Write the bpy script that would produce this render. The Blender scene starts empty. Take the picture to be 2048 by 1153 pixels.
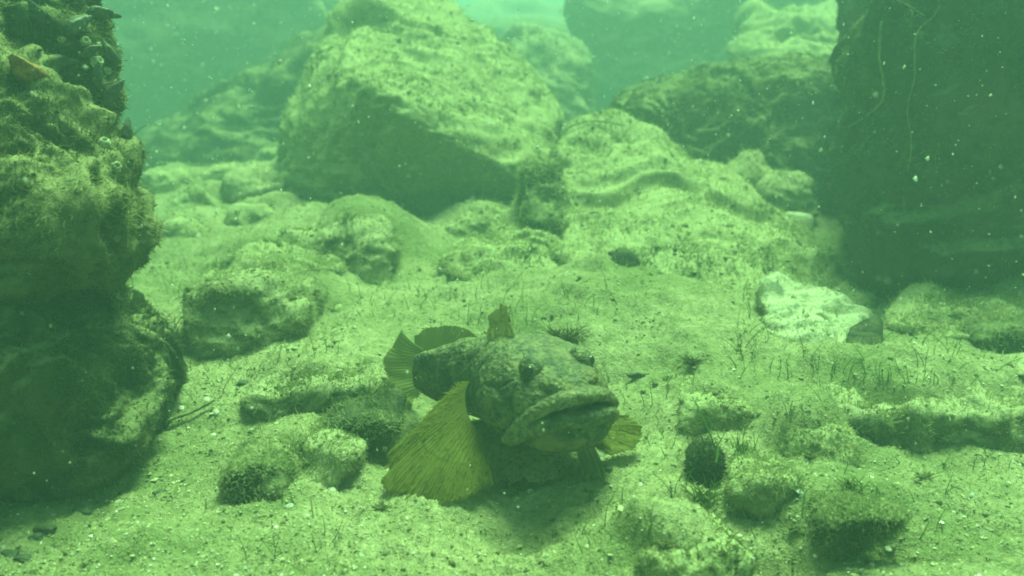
import bpy, bmesh, math, random
import numpy as np
from mathutils import Vector

R = math.radians
rng = np.random.default_rng(7)
random.seed(7)
scene = bpy.context.scene

# ------------------------------------------------------------------ camera
CAM_Z, PITCH, FOC = 0.20, R(16.0), 1926.0          # metres, tilt down, focal length in photo pixels
cam_d = bpy.data.cameras.new("camera"); cam = bpy.data.objects.new("camera", cam_d)
scene.collection.objects.link(cam)
cam.location = (0, 0, CAM_Z); cam.rotation_euler = (R(90) - PITCH, 0, 0)
cam_d.sensor_width = 36.0; cam_d.lens = FOC / 2048 * 36.0
cam_d.clip_start = 0.005; cam_d.clip_end = 60
cam_d.dof.use_dof = True; cam_d.dof.focus_distance = 0.46; cam_d.dof.aperture_fstop = 14.0
scene.camera = cam
# ------------------------------------------------------------------ light
SUN_EL, SUN_AZ = R(64), R(20)                        # sun stands behind the far rocks, a little to the right
world = bpy.data.worlds.new("World"); scene.world = world; world.use_nodes = True
wn = world.node_tree; wn.nodes.clear()
sky = wn.nodes.new("ShaderNodeTexSky"); sky.sky_type = 'NISHITA'; sky.sun_disc = False
sky.sun_elevation = SUN_EL; sky.sun_rotation = SUN_AZ
tint = wn.nodes.new("ShaderNodeMixRGB"); tint.blend_type = 'MULTIPLY'; tint.inputs[0].default_value = 1
tint.inputs[2].default_value = (0.56, 1.0, 0.40, 1)  # daylight that has come through metres of green water
bg = wn.nodes.new("ShaderNodeBackground"); bg.inputs[1].default_value = 0.07
wo = wn.nodes.new("ShaderNodeOutputWorld")
wn.links.new(sky.outputs[0], tint.inputs[1]); wn.links.new(tint.outputs[0], bg.inputs[0]); wn.links.new(bg.outputs[0], wo.inputs[0])
sun_d = bpy.data.lights.new("sun", 'SUN'); sun = bpy.data.objects.new("sun", sun_d); scene.collection.objects.link(sun)
sun_d.energy = 5.0; sun_d.angle = R(22); sun_d.color = (0.49, 1.0, 0.44)
sdir = Vector((math.sin(SUN_AZ) * math.cos(SUN_EL), math.cos(SUN_AZ) * math.cos(SUN_EL), math.sin(SUN_EL)))
sun.rotation_euler = sdir.to_track_quat('Z', 'Y').to_euler(); sun.location = (0, 0, 3)
scene.view_settings.view_transform = 'Standard'; scene.view_settings.look = 'None'
scene.view_settings.exposure = 1.26; scene.view_settings.gamma = 1
scene.cycles.volume_bounces = 2; scene.cycles.max_bounces = 6; scene.cycles.transparent_max_bounces = 8
scene.cycles.filter_width = 1.9

# ------------------------------------------------------------------ helpers
def P(px, py, d):
    """point seen at photo pixel px,py at depth d metres in front of the camera"""
    a = (px - 1024) / FOC; b = (576.5 - py) / FOC
    return np.array([d * a, d * (math.cos(PITCH) + b * math.sin(PITCH)), CAM_Z + d * (-math.sin(PITCH) + b * math.cos(PITCH))])
def D(py, z=0.0):
    """depth of the ground (height z) seen at row py"""
    return (CAM_Z - z) / (math.sin(PITCH) - (576.5 - py) / FOC * math.cos(PITCH))

def _hash(ix, iy, iz, seed):
    n = (ix.astype(np.uint32) * np.uint32(374761393) + iy.astype(np.uint32) * np.uint32(668265263)
         + iz.astype(np.uint32) * np.uint32(2147483647) + np.uint32((seed * 974634777) & 0xffffffff))
    n = (n ^ (n >> np.uint32(13))) * np.uint32(1274126177)
    n = (n ^ (n >> np.uint32(15))) * np.uint32(2246822519)
    n = n ^ (n >> np.uint32(16))
    return n.astype(np.float32) / np.float32(4294967295.0) * 2 - 1
def vnoise(p, seed=0):
    p = np.asarray(p, dtype=np.float64) + 1000.0
    i = np.floor(p).astype(np.int64); f = (p - i).astype(np.float32)
    u = f * f * f * (f * (f * 6 - 15) + 10)
    r = 0
    for dx in (0, 1):
        wx = u[:, 0] if dx else 1 - u[:, 0]
        for dy in (0, 1):
            wy = u[:, 1] if dy else 1 - u[:, 1]
            for dz in (0, 1):
                wz = u[:, 2] if dz else 1 - u[:, 2]
                r = r + wx * wy * wz * _hash(i[:, 0] + dx, i[:, 1] + dy, i[:, 2] + dz, seed)
    return r
def fbm(p, f, oct=4, seed=0, gain=0.5):
    r = 0; a = 1.0; t = 0
    for k in range(oct):
        r = r + a * vnoise(p * f, seed + k * 17); t += a; a *= gain; f *= 2.03
    return r / t
def ridged(p, f, oct=4, seed=0):
    r = 0; a = 1.0; t = 0
    for k in range(oct):
        r = r + a * (1 - 2 * np.abs(vnoise(p * f, seed + k * 17))); t += a; a *= 0.5; f *= 2.03
    return r / t
def sstep(a, b, x):
    t = np.clip((x - a) / (b - a), 0, 1); return t * t * (3 - 2 * t)

def tag(o, label=None, cat=None, group=None, kind=None):
    if label: o["label"] = label
    if cat: o["category"] = cat
    if group: o["group"] = group
    if kind: o["kind"] = kind
    return o
def empty(name, loc):
    o = bpy.data.objects.new(name, None); scene.collection.objects.link(o); o.location = tuple(loc); o.empty_display_size = 0.01
    return o
def mk(name, V, F, mats, parent=None, smooth=True, midx=None, origin=None, attr=None, Q=None):
    """link one mesh object; V in world coordinates; F triangles array, Q quads array"""
    V = np.asarray(V, dtype=np.float32)
    if parent is not None: org = np.array(parent.matrix_basis.translation)
    elif origin is not None: org = np.array(origin, dtype=float)
    else: org = np.array([V[:, 0].mean(), V[:, 1].mean(), V[:, 2].min()])
    par_org = org
    Vl = V - org
    me = bpy.data.meshes.new(name)
    loops = []; starts = []; tot = []
    nF = 0 if F is None else len(F); nQ = 0 if Q is None else len(Q)
    if nF: loops.append(np.asarray(F, dtype=np.int32).ravel()); starts.append(np.arange(nF) * 3)
    if nQ: loops.append(np.asarray(Q, dtype=np.int32).ravel()); starts.append(nF * 3 + np.arange(nQ) * 4)
    loops = np.concatenate(loops); starts = np.concatenate(starts).astype(np.int32)
    me.vertices.add(len(Vl)); me.vertices.foreach_set("co", Vl.astype(np.float32).ravel())
    me.loops.add(len(loops)); me.loops.foreach_set("vertex_index", loops)
    me.polygons.add(len(starts)); me.polygons.foreach_set("loop_start", starts)
    for m in (mats if isinstance(mats, (list, tuple)) else [mats]): me.materials.append(m)
    if midx is not None: me.polygons.foreach_set("material_index", np.asarray(midx, dtype=np.int32))
    me.update(calc_edges=True); me.validate()
    me.polygons.foreach_set("use_smooth", np.full(len(me.polygons), smooth))
    if attr is not None:
        for k, v in attr.items():
            a = me.attributes.new(k, 'FLOAT', 'POINT'); a.data.foreach_set("value", np.asarray(v, dtype=np.float32))
    o = bpy.data.objects.new(name, me); scene.collection.objects.link(o)
    if parent is not None: o.parent = parent
    else: o.location = tuple(org)
    return o
_ico = {}
def ico(n):
    if n not in _ico:
        bm = bmesh.new(); bmesh.ops.create_icosphere(bm, subdivisions=n, radius=1.0)
        V = np.array([v.co[:] for v in bm.verts]); F = np.array([[v.index for v in f.verts] for f in bm.faces]); bm.free()
        V /= np.linalg.norm(V, axis=1)[:, None]
        _ico[n] = (V, F)
    return _ico[n]
def vnormals(V, F):
    n = np.cross(V[F[:, 1]] - V[F[:, 0]], V[F[:, 2]] - V[F[:, 0]])
    N = np.zeros_like(V)
    for k in range(3): np.add.at(N, F[:, k], n)
    return N / (np.linalg.norm(N, axis=1)[:, None] + 1e-12)

# ------------------------------------------------------------------ materials
def new_mat(name):
    m = bpy.data.materials.new(name); m.use_nodes = True; nt = m.node_tree; nt.nodes.clear()
    out = nt.nodes.new("ShaderNodeOutputMaterial"); b = nt.nodes.new("ShaderNodeBsdfPrincipled")
    b.inputs["Roughness"].default_value = 0.9; b.inputs["Specular IOR Level"].default_value = 0.15
    nt.links.new(b.outputs[0], out.inputs[0])
    return m, nt, b, out
def noise(nt, vec, scale, detail=5, rough=0.6, dist=0.0):
    n = nt.nodes.new("ShaderNodeTexNoise"); n.inputs["Scale"].default_value = scale; n.inputs["Detail"].default_value = detail
    n.inputs["Roughness"].default_value = rough; n.inputs["Distortion"].default_value = dist
    nt.links.new(vec, n.inputs["Vector"]); return n.outputs["Fac"]
def ramp(nt, fac, stops):
    r = nt.nodes.new("ShaderNodeValToRGB"); e = r.color_ramp.elements
    while len(e) < len(stops): e.new(0.5)
    for el, (p, c) in zip(e, stops):
        el.position = p; el.color = (c[0], c[1], c[2], 1) if not isinstance(c, (int, float)) else (c, c, c, 1)
    nt.links.new(fac, r.inputs[0]); return r.outputs[0]
def mixc(nt, fac, a, b, mode='MIX'):
    m = nt.nodes.new("ShaderNodeMixRGB"); m.blend_type = mode
    for i, v in enumerate((fac, a, b)):
        if isinstance(v, (int, float)): m.inputs[i].default_value = v if i == 0 else (v, v, v, 1)
        elif isinstance(v, tuple): m.inputs[i].default_value = (*v[:3], 1)
        else: nt.links.new(v, m.inputs[i])
    return m.outputs[0]
def math_(nt, op, a, b=0.0, c=None):
    m = nt.nodes.new("ShaderNodeMath"); m.operation = op
    for i, v in enumerate((a, b, c)):
        if v is None: continue
        if isinstance(v, (int, float)): m.inputs[i].default_value = v
        else: nt.links.new(v, m.inputs[i])
    return m.outputs[0]
def bump(nt, b, height, dist, strength=1.0, prev=None):
    n = nt.nodes.new("ShaderNodeBump"); n.inputs["Strength"].default_value = strength; n.inputs["Distance"].default_value = dist
    nt.links.new(height, n.inputs["Height"])
    if prev is not None: nt.links.new(prev, n.inputs["Normal"])
    nt.links.new(n.outputs[0], b.inputs["Normal"]); return n.outputs[0]

def rock_mat(name, dark=(0.055, 0.065, 0.03), mid=(0.14, 0.15, 0.07), silt=(0.36, 0.34, 0.20), lo=0.25, hi=0.62, amount=1.0, extra=None):
    """algae-grown stone with silt settled on its upward faces"""
    m, nt, b, out = new_mat(name)
    tc = nt.nodes.new("ShaderNodeTexCoord"); obj = tc.outputs["Object"]
    n1 = noise(nt, obj, 22, 5, 0.65); n2 = noise(nt, obj, 120, 4, 0.7, 0.5); n3 = noise(nt, obj, 620, 3, 0.7)
    base = mixc(nt, ramp(nt, n2, [(0.35, 0.0), (0.65, 1.0)]), dark, mid)
    base = mixc(nt, ramp(nt, n1, [(0.5, 0.0), (0.72, 0.6)]), base, (0.17, 0.12, 0.06))
    geo = nt.nodes.new("ShaderNodeNewGeometry"); sep = nt.nodes.new("ShaderNodeSeparateXYZ"); nt.links.new(geo.outputs["Normal"], sep.inputs[0])
    s = math_(nt, 'ADD', sep.outputs[2], math_(nt, 'MULTIPLY', math_(nt, 'SUBTRACT', n1, 0.5), 1.1))
    s = math_(nt, 'ADD', s, math_(nt, 'MULTIPLY', math_(nt, 'SUBTRACT', n2, 0.5), 0.7))
    f = ramp(nt, s, [(lo, 0.0), (hi, amount)])
    sc = mixc(nt, n3, tuple(c * 0.72 for c in silt), tuple(min(1, c * 1.22) for c in silt))
    col = mixc(nt, f, base, sc)
    if extra: col = mixc(nt, ramp(nt, noise(nt, obj, extra[1], 3), [(extra[2], 0.0), (extra[2] + 0.06, 1.0)]), col, extra[0])
    nt.links.new(col, b.inputs["Base Color"])
    h = math_(nt, 'ADD', math_(nt, 'MULTIPLY', n2, 1.0), math_(nt, 'MULTIPLY', n3, 0.35))
    bump(nt, b, h, 0.003, 0.8)
    return m
M = {}
M['rock'] = rock_mat("silted_rock", (0.07, 0.08, 0.038), (0.15, 0.16, 0.075), (0.36, 0.34, 0.20), 0.05, 0.55)
M['rock_bright'] = rock_mat("thickly_silted_rock", (0.15, 0.165, 0.075), (0.23, 0.24, 0.115), (0.38, 0.37, 0.20), -0.30, 0.35)
M['rock_dark'] = rock_mat("bare_algae_rock", (0.02, 0.028, 0.014), (0.06, 0.07, 0.03), (0.26, 0.26, 0.13), 0.55, 1.0, 0.8)
M['rock_bare'] = rock_mat("bare_dark_stone", (0.018, 0.024, 0.016), (0.05, 0.056, 0.03), (0.14, 0.14, 0.08), 0.85, 1.4, 0.4)
M['rock_shag'] = rock_mat("shaggy_brown_rock", (0.055, 0.06, 0.028), (0.12, 0.12, 0.055), (0.27, 0.25, 0.13), 0.1, 0.9, 0.85)
M['white_rock'] = rock_mat("pale_chalky_stone", (0.22, 0.23, 0.13), (0.40, 0.40, 0.26), (0.52, 0.50, 0.35), -0.2, 0.4)

def ground_mat():
    m, nt, b, out = new_mat("silty_sand")
    tc = nt.nodes.new("ShaderNodeTexCoord"); obj = tc.outputs["Object"]
    n0 = noise(nt, obj, 9, 4, 0.6); n1 = noise(nt, obj, 45, 5, 0.7, 0.4); n2 = noise(nt, obj, 260, 4, 0.75); n3 = noise(nt, obj, 1100, 2, 0.7)
    c = mixc(nt, ramp(nt, n2, [(0.32, 0.0), (0.66, 1.0)]), (0.23, 0.22, 0.11), (0.46, 0.43, 0.25))
    c = mixc(nt, ramp(nt, n1, [(0.48, 0.0), (0.72, 0.6)]), c, (0.13, 0.15, 0.055))
    c = mixc(nt, ramp(nt, n0, [(0.44, 0.0), (0.62, 0.7)]), c, (0.14, 0.17, 0.06))
    c = mixc(nt, ramp(nt, n3, [(0.62, 0.0), (0.70, 0.6)]), c, (0.58, 0.54, 0.38))
    c = mixc(nt, ramp(nt, n3, [(0.24, 0.3), (0.30, 0.0)]), c, (0.09, 0.08, 0.04))
    nt.links.new(c, b.inputs["Base Color"])
    h = math_(nt, 'ADD', math_(nt, 'MULTIPLY', n2, 1.0), math_(nt, 'MULTIPLY', n3, 0.35))
    bump(nt, b, h, 0.0026, 1.0)
    return m
M['ground'] = ground_mat()

def fuzz_mat(name, stops, scale=90, transl=0.62):
    """per-place colour variation for crumbs, filaments and grit; each piece has its own random value"""
    m, nt, b, out = new_mat(name)
    at = nt.nodes.new("ShaderNodeAttribute"); at.attribute_name = "rnd"
    col = ramp(nt, at.outputs["Fac"], stops)
    nt.links.new(col, b.inputs["Base Color"])
    b.inputs['Specular IOR Level'].default_value = 0.0
    if transl > 0:
        t = nt.nodes.new("ShaderNodeBsdfTranslucent"); nt.links.new(col, t.inputs[0])
        mx = nt.nodes.new("ShaderNodeMixShader"); mx.inputs[0].default_value = transl
        nt.links.new(b.outputs[0], mx.inputs[1]); nt.links.new(t.outputs[0], mx.inputs[2]); nt.links.new(mx.outputs[0], out.inputs[0])
    return m
M['fuzz'] = fuzz_mat("silted_algae_fuzz", [(0.0, (0.13, 0.15, 0.06)), (0.22, (0.24, 0.26, 0.115)), (0.5, (0.36, 0.37, 0.19)), (0.8, (0.43, 0.42, 0.24)), (1.0, (0.52, 0.49, 0.30))])
M['fuzz_dark'] = fuzz_mat("dark_algae_fuzz", [(0.0, (0.06, 0.07, 0.03)), (0.6, (0.13, 0.14, 0.065)), (0.9, (0.22, 0.22, 0.11)), (1.0, (0.36, 0.35, 0.20))])
M['fuzz_shag'] = fuzz_mat("brown_algae_fuzz", [(0.0, (0.06, 0.065, 0.03)), (0.5, (0.15, 0.15, 0.07)), (0.85, (0.26, 0.25, 0.13)), (1.0, (0.42, 0.39, 0.24))])
M['fuzz_pale'] = fuzz_mat("pale_fuzz", [(0.0, (0.30, 0.30, 0.18)), (1.0, (0.6, 0.58, 0.42))])
M['grit'] = fuzz_mat("sand_and_shell_grit", [(0.0, (0.16, 0.15, 0.08)), (0.07, (0.28, 0.26, 0.14)), (0.5, (0.42, 0.38, 0.22)), (0.92, (0.52, 0.49, 0.32)), (0.97, (0.8, 0.78, 0.68)), (1.0, (0.85, 0.83, 0.75))], transl=0)
M['strand'] = fuzz_mat("green_algae_strand", [(0.0, (0.15, 0.26, 0.06)), (0.5, (0.22, 0.35, 0.09)), (0.85, (0.31, 0.38, 0.15)), (1.0, (0.30, 0.20, 0.09))], transl=0.75)
M['snow'] = fuzz_mat("drifting_specks", [(0.0, (0.55, 0.56, 0.5)), (1.0, (0.92, 0.92, 0.88))], transl=0.5)

# ------------------------------------------------------------------ haze (green water)
HAZE_DENSITY = 0.30
def build_haze():
    x0, x1, y0, y1, z0, z1 = -16, 16, -1.5, 17, -1.9, 0.80
    V = np.array([(x, y, z) for x in (x0, x1) for y in (y0, y1) for z in (z0, z1)])
    Q = [(0, 1, 3, 2), (4, 6, 7, 5), (0, 4, 5, 1), (2, 3, 7, 6), (0, 2, 6, 4), (1, 5, 7, 3)]
    m = bpy.data.materials.new("green_water"); m.use_nodes = True; nt = m.node_tree; nt.nodes.clear()
    out = nt.nodes.new("ShaderNodeOutputMaterial"); v = nt.nodes.new("ShaderNodeVolumePrincipled")
    v.inputs["Color"].default_value = (0.36, 0.585, 0.62, 1); v.inputs["Density"].default_value = HAZE_DENSITY
    v.inputs["Anisotropy"].default_value = 0.25
    nt.links.new(v.outputs[0], out.inputs["Volume"])
    o = mk("haze", V, None, m, smooth=False, Q=Q, origin=(0, 0, 0)); tag(o, kind="stuff", label="murky green water full of fine silt", cat="water")


# ------------------------------------------------------------------ ground
# soft silt mounds and hollows: (px, py of the top, half-width px, half-depth m, height m)
MOUNDS = [(1240, 660, 240, .10, .014), (800, 480, 200, .06, .010), (640, 450, 120, .05, .010), (1150, 690, 110, .05, .010), (1290, 640, 90, .03, .010), (1420, 700, 80, .03, .009), (1180, 745, 50, .02, .005), (1340, 790, 60, .02, -.005), (1250, 740, 70, .02, -.004), (720, 640, 70, .03, .008), (1620, 715, 120, .05, -.010), (1300, 640, 330, .09, .010), (1560, 760, 150, .04, .005), (1060, 590, 230, .10, .010), (960, 660, 260, .10, .010), (1330, 720, 160, .05, .008), (1900, 740, 170, .04, .004), (1650, 900, 90, .022, .010),
          (900, 640, 170, .07, .006), (800, 520, 260, .05, .012), (620, 500, 120, .05, .010), (450, 620, 160, .07, .008), (420, 830, 120, .03, .006), (880, 1015, 95, .014, .005),
          (1130, 960, 60, .02, .004), (1300, 1100, 200, .02, .007), (1750, 980, 160, .02, .006), (1480, 860, 120, .03, .004),
          (1850, 800, 240, .03, .012), (620, 450, 200, .12, .010), (380, 420, 120, .15, .008), (1420, 1000, 120, .015, .005),
          (1530, 1115, 110, .012, -.018), (1740, 1070, 100, .012, -.020), (1400, 1050, 90, .010, -.013), (1620, 1040, 90, .014, .006), (1350, 1120, 110, .014, .008), (1030, 1090, 120, .02, -.004),
          (250, 1010, 200, .03, -.004), (1450, 975, 90, .012, -.008), (1910, 935, 60, .010, -.007), (1730, 950, 80, .010, -.006),
          (700, 1080, 200, .02, .004), (330, 1090, 120, .012, .005), (1250, 960, 80, .012, .003)]
BANKS = []
def height(x, y):
    p = np.stack([x, y, np.zeros_like(x)], 1)
    r = np.hypot(x, y)
    fade = 1 / (1 + (r / 3.0) ** 2)
    pw = p + 0.02 * np.stack([vnoise(p * 14, 3), vnoise(p * 14, 4), 0 * x], 1)
    h = 0.010 * fbm(pw, 4.5, 3, 1) + 0.0045 * fbm(pw, 17, 3, 5)
    rd = ridged(pw * np.array([0.75, 1.25, 1]), 34, 4, 9)
    h = h + fade * (0.0030 * rd + 0.0016 * fbm(p, 120, 3, 21) + 0.0007 * vnoise(p * 600, 33))
    h = h + 0.0045 * fade * fbm(pw, 24, 2, 61) * (r < 1.3)
    # shallow pits between silt clumps
    h = h - 0.0022 * fade * sstep(0.18, 0.5, fbm(pw, 42, 3, 41))
    for (px, py, hw, hd, hh) in MOUNDS:
        d = D(py); c = P(px, py, d); sx = hw * d / FOC
        q = ((x - c[0]) / sx) ** 2 + ((y - c[1]) / hd) ** 2
        h = h + hh * np.exp(-q)
    bk = np.zeros_like(h)
    for (cx, cy, sx, sy, hh) in BANKS:
        dx = (x - cx) / sx; d2 = np.clip(dx ** 2, 0, 6); yy = y - cy + 0.005 * vnoise(p * 40, 77) + 0.10 * sy * d2
        bk = np.maximum(bk, hh * np.exp(-np.abs(dx / 1.5) ** 2.4) * sstep(0.10 * sy, (0.42 + 0.5 * d2) * sy, yy) * np.exp(-(np.clip(yy - 0.5 * sy, 0, None) / max(sy, min(1.8 * sy, .075))) ** 2))
    h = h + bk
    h = h - 0.155 * np.clip(r - 1.32, 0, 2.6) + 0.02 * np.clip(r - 4.5, 0, 12)
    return h
def hz(x, y): return float(height(np.array([x]), np.array([y]))[0])
def G(px, py):
    """ground point under a photo pixel (a few fixed-point steps for the relief)"""
    z = 0.0
    for _ in range(6):
        d = D(py, z); p = P(px, py, d); z = 0.5 * z + 0.5 * hz(p[0], p[1])
    p[2] = hz(p[0], p[1]); return p
def build_ground():
    NT, NR = 1150, 820
    oy = -0.20
    th = np.linspace(R(-62), R(62), NT); k = np.linspace(0, 1, NR)
    r = 0.30 * (15.5 / 0.30) ** (k ** 1.35)
    T, RR = np.meshgrid(th, r)
    x = (RR * np.sin(T)).ravel(); y = (oy + RR * np.cos(T)).ravel()
    z = height(x, y)
    V = np.stack([x, y, z], 1)
    i = np.arange(NR - 1)[:, None] * NT + np.arange(NT - 1)[None, :]; i = i.ravel()
    Q = np.stack([i, i + 1, i + NT + 1, i + NT], 1)
    o = mk("seabed", V, None, M['ground'], Q=Q, origin=(0, 0, 0)); tag(o, kind="structure")
    # a plain skirt of the same sand behind the viewpoint so that the bed does not end at the camera
    # (kept outside the detailed sheet's fan)
    return o

# ------------------------------------------------------------------ small scatter geometry
def rand_dirs(n):
    v = rng.normal(size=(n, 3)); return v / np.linalg.norm(v, axis=1)[:, None]
def blades(base, normal, length, width, droop=0.0, spread=0.7):
    """bent two-segment filaments: 5 verts, quad + tri"""
    n = len(base)
    d = normal + spread * rand_dirs(n); d /= np.linalg.norm(d, axis=1)[:, None]
    side = np.cross(d, rand_dirs(n)); side /= np.linalg.norm(side, axis=1)[:, None] + 1e-9
    L = length[:, None]; W = width[:, None]
    d2 = d + 0.9 * rand_dirs(n) * 0.6 + np.array([0, 0, -droop]); d2 /= np.linalg.norm(d2, axis=1)[:, None]
    m = base + d * L * 0.5; t = m + d2 * L * 0.5
    V = np.stack([base - side * W, base + side * W, m + side * W * .7, m - side * W * .7, t], 1).reshape(-1, 3)
    i = np.arange(n) * 5
    F = np.concatenate([np.stack([i, i + 1, i + 2], 1), np.stack([i, i + 2, i + 3], 1), np.stack([i + 3, i + 2, i + 4], 1)])
    return V, F, np.repeat(rng.random(n), 5)
def crumbs(base, size, flat=0.6):
    """irregular little tetra/octa lumps"""
    n = len(base)
    o = np.array([(1, 0, 0), (-1, 0, 0), (0, 1, 0), (0, -1, 0), (0, 0, 1), (0, 0, -1)], float)
    off = o[None] * (0.55 + 0.9 * rng.random((n, 6, 1))) + 0.25 * rng.normal(size=(n, 6, 3))
    a = rng.random(n) * 6.28; ca, sa = np.cos(a), np.sin(a)
    ox = off[:, :, 0] * ca[:, None] - off[:, :, 1] * sa[:, None]; oy = off[:, :, 0] * sa[:, None] + off[:, :, 1] * ca[:, None]
    off = np.stack([ox, oy, off[:, :, 2] * flat], 2)
    V = (base[:, None] + off * size[:, None, None]).reshape(-1, 3)
    f = np.array([(0, 2, 4), (2, 1, 4), (1, 3, 4), (3, 0, 4), (2, 0, 5), (1, 2, 5), (3, 1, 5), (0, 3, 5)])
    F = (np.arange(n)[:, None, None] * 6 + f[None]).reshape(-1, 3)
    return V, F, np.repeat(rng.random(n), 6)
def join(parts):
    Vs, Fs, As, off = [], [], [], 0
    for V, F, a in parts:
        Vs.append(V); Fs.append(F + off); As.append(a); off += len(V)
    return np.concatenate(Vs), np.concatenate(Fs), np.concatenate(As)

# ------------------------------------------------------------------ rocks
CAMP = np.array([0, 0, CAM_Z])
def hull_planes(pts):
    bm = bmesh.new()
    for p in pts: bm.verts.new(tuple(p))
    r = bmesh.ops.convex_hull(bm, input=bm.verts)
    bm.normal_update()
    N = []; H = []
    c = np.mean([v.co[:] for v in bm.verts if v.link_faces], axis=0)
    for f in bm.faces:
        n = np.array(f.normal[:]); h = float(np.dot(n, np.array(f.verts[0].co[:]) - c))
        if h < 0: n, h = -n, -h
        if h < 1e-5 or f.calc_area() < 1e-9: continue
        N.append(n); H.append(h)
    bm.free()
    return np.array(N), np.array(H), c
def rock(name, label, pts, mat='rock', cat='rock', sub=6, k=14, amp=0.05, freq=5.0, pit=0.0, pf=20.0, rough=0.010, seed=1, fuzz=1.0, fmat='fuzz',
         flen=0.0026, group=None, stretch=(1, 1, 1), strata=0.0):
    """boulder shaped by the planes through the given corner points, rounded, then weathered"""
    N, H, c = hull_planes(pts)
    U, F = ico(sub)
    # the hull may be long: sample directions in a space scaled to its size so the mesh stays even
    ext = np.ptp(np.array(pts), axis=0); ext = ext / ext.max()
    Dv = U * np.clip(ext, 0.25, 1); Dv /= np.linalg.norm(Dv, axis=1)[:, None]
    acc = np.zeros(len(Dv))
    for n, h in zip(N, H):
        acc += np.clip(Dv @ n / h, 0, None) ** k
    r = acc ** (-1.0 / k)
    V = c + Dv * r[:, None]
    lo_, hi_ = V.min(0), V.max(0); pl_, ph_ = np.array(pts).min(0), np.array(pts).max(0)      # rounding must not shrink the stone
    V = (V - (lo_ + hi_) / 2) * (0.35 + 0.65 * (ph_ - pl_) / (hi_ - lo_)) + (lo_ + hi_) / 2 * .35 + (pl_ + ph_) / 2 * .65
    size = float(np.ptp(np.array(pts), axis=0).max())
    Nn = vnormals(V, F)
    st = np.array(stretch)
    w = V * st + 0.08 * size * np.stack([vnoise(V * freq / size, seed + 50), vnoise(V * freq / size, seed + 51), vnoise(V * freq / size, seed + 52)], 1)
    q = w / size
    dsp = amp * size * fbm(q, freq, 3, seed) + rough * (0.8 * ridged(w, 28, 4, seed + 7) + 0.5 * fbm(w, 110, 3, seed + 8))
    if pit: dsp -= pit * sstep(0.12, 0.42, fbm(w, pf, 3, seed + 9))
    if strata: dsp += strata * sstep(-0.2, 0.2, np.sin((V[:, 2] + 0.03 * vnoise(V * 9, seed + 3)) * 140)) 
    V = V + Nn * dsp[:, None]
    Nn = vnormals(V, F)
    mats = [M[mat]]; midx = np.zeros(len(F), int); A = np.full(len(V), 0.5); FF = F; VV = V
    if fuzz > 0:
        ct = (V[F[:, 0]] + V[F[:, 1]] + V[F[:, 2]]) / 3
        fn = np.cross(V[F[:, 1]] - V[F[:, 0]], V[F[:, 2]] - V[F[:, 0]]); ar = np.linalg.norm(fn, axis=1) / 2; fn = fn / (2 * ar[:, None] + 1e-15)
        tocam = CAMP - ct; dist = np.linalg.norm(tocam, axis=1); face = (fn * tocam).sum(1) / dist
        pxs = ct[:, 0] / np.maximum(ct[:, 1], .05)
        wgt = ar / dist ** 2 * (face > -0.25) * (np.abs(pxs) < 0.75) * (ct[:, 2] > -0.015)
        n = int(min(70000, fuzz * wgt.sum() * 330000))
        if n > 10 and wgt.sum() > 0:
            idx = rng.choice(len(F), n, p=wgt / wgt.sum()); bc = rng.dirichlet((1, 1, 1), n)
            b = (V[F[idx]] * bc[:, :, None]).sum(1)
            patch = sstep(-0.25, 0.35, fbm(b, 45, 3, seed + 70)); keep = rng.random(n) < 0.22 + 0.78 * patch
            b, nn, ds = b[keep], fn[idx][keep], dist[idx][keep]
            n = len(b); nb = int(n * 0.94)
            L = flen * (0.5 + ds) * rng.gamma(3, 0.33, n)
            p1 = blades(b[:nb], nn[:nb], L[:nb], 0.0002 * (0.6 + ds[:nb] * 1.3), droop=0.5, spread=1.1)
            p2 = crumbs(b[nb:], 0.0008 * (0.5 + ds[nb:]) * rng.gamma(3, 0.33, n - nb))
            v2, f2, a2 = join([p1, p2])
            nz = 0.5 + 1.5 * fbm(b * np.array(stretch), 18, 3, seed + 131) + 0.7 * fbm(b, 60, 2, 137); nz = np.concatenate([np.repeat(nz[:nb], 5), np.repeat(nz[nb:], 6)])
            a2 = np.clip(0.45 * a2 + 0.55 * nz, 0, 1)
            FF = np.concatenate([F, f2 + len(V)]); VV = np.concatenate([V, v2]); A = np.concatenate([A, a2])
            midx = np.concatenate([midx, np.ones(len(f2), int)]); mats.append(M[fmat])
    o = mk(name, VV, FF, mats, midx=midx, attr={"rnd": A})
    tag(o, label, cat, group)
    return o
def UP(dz, pts): return [p + np.array([0, 0, dz]) for p in pts]
def PL(lst): return [P(*t) for t in lst]
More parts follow.
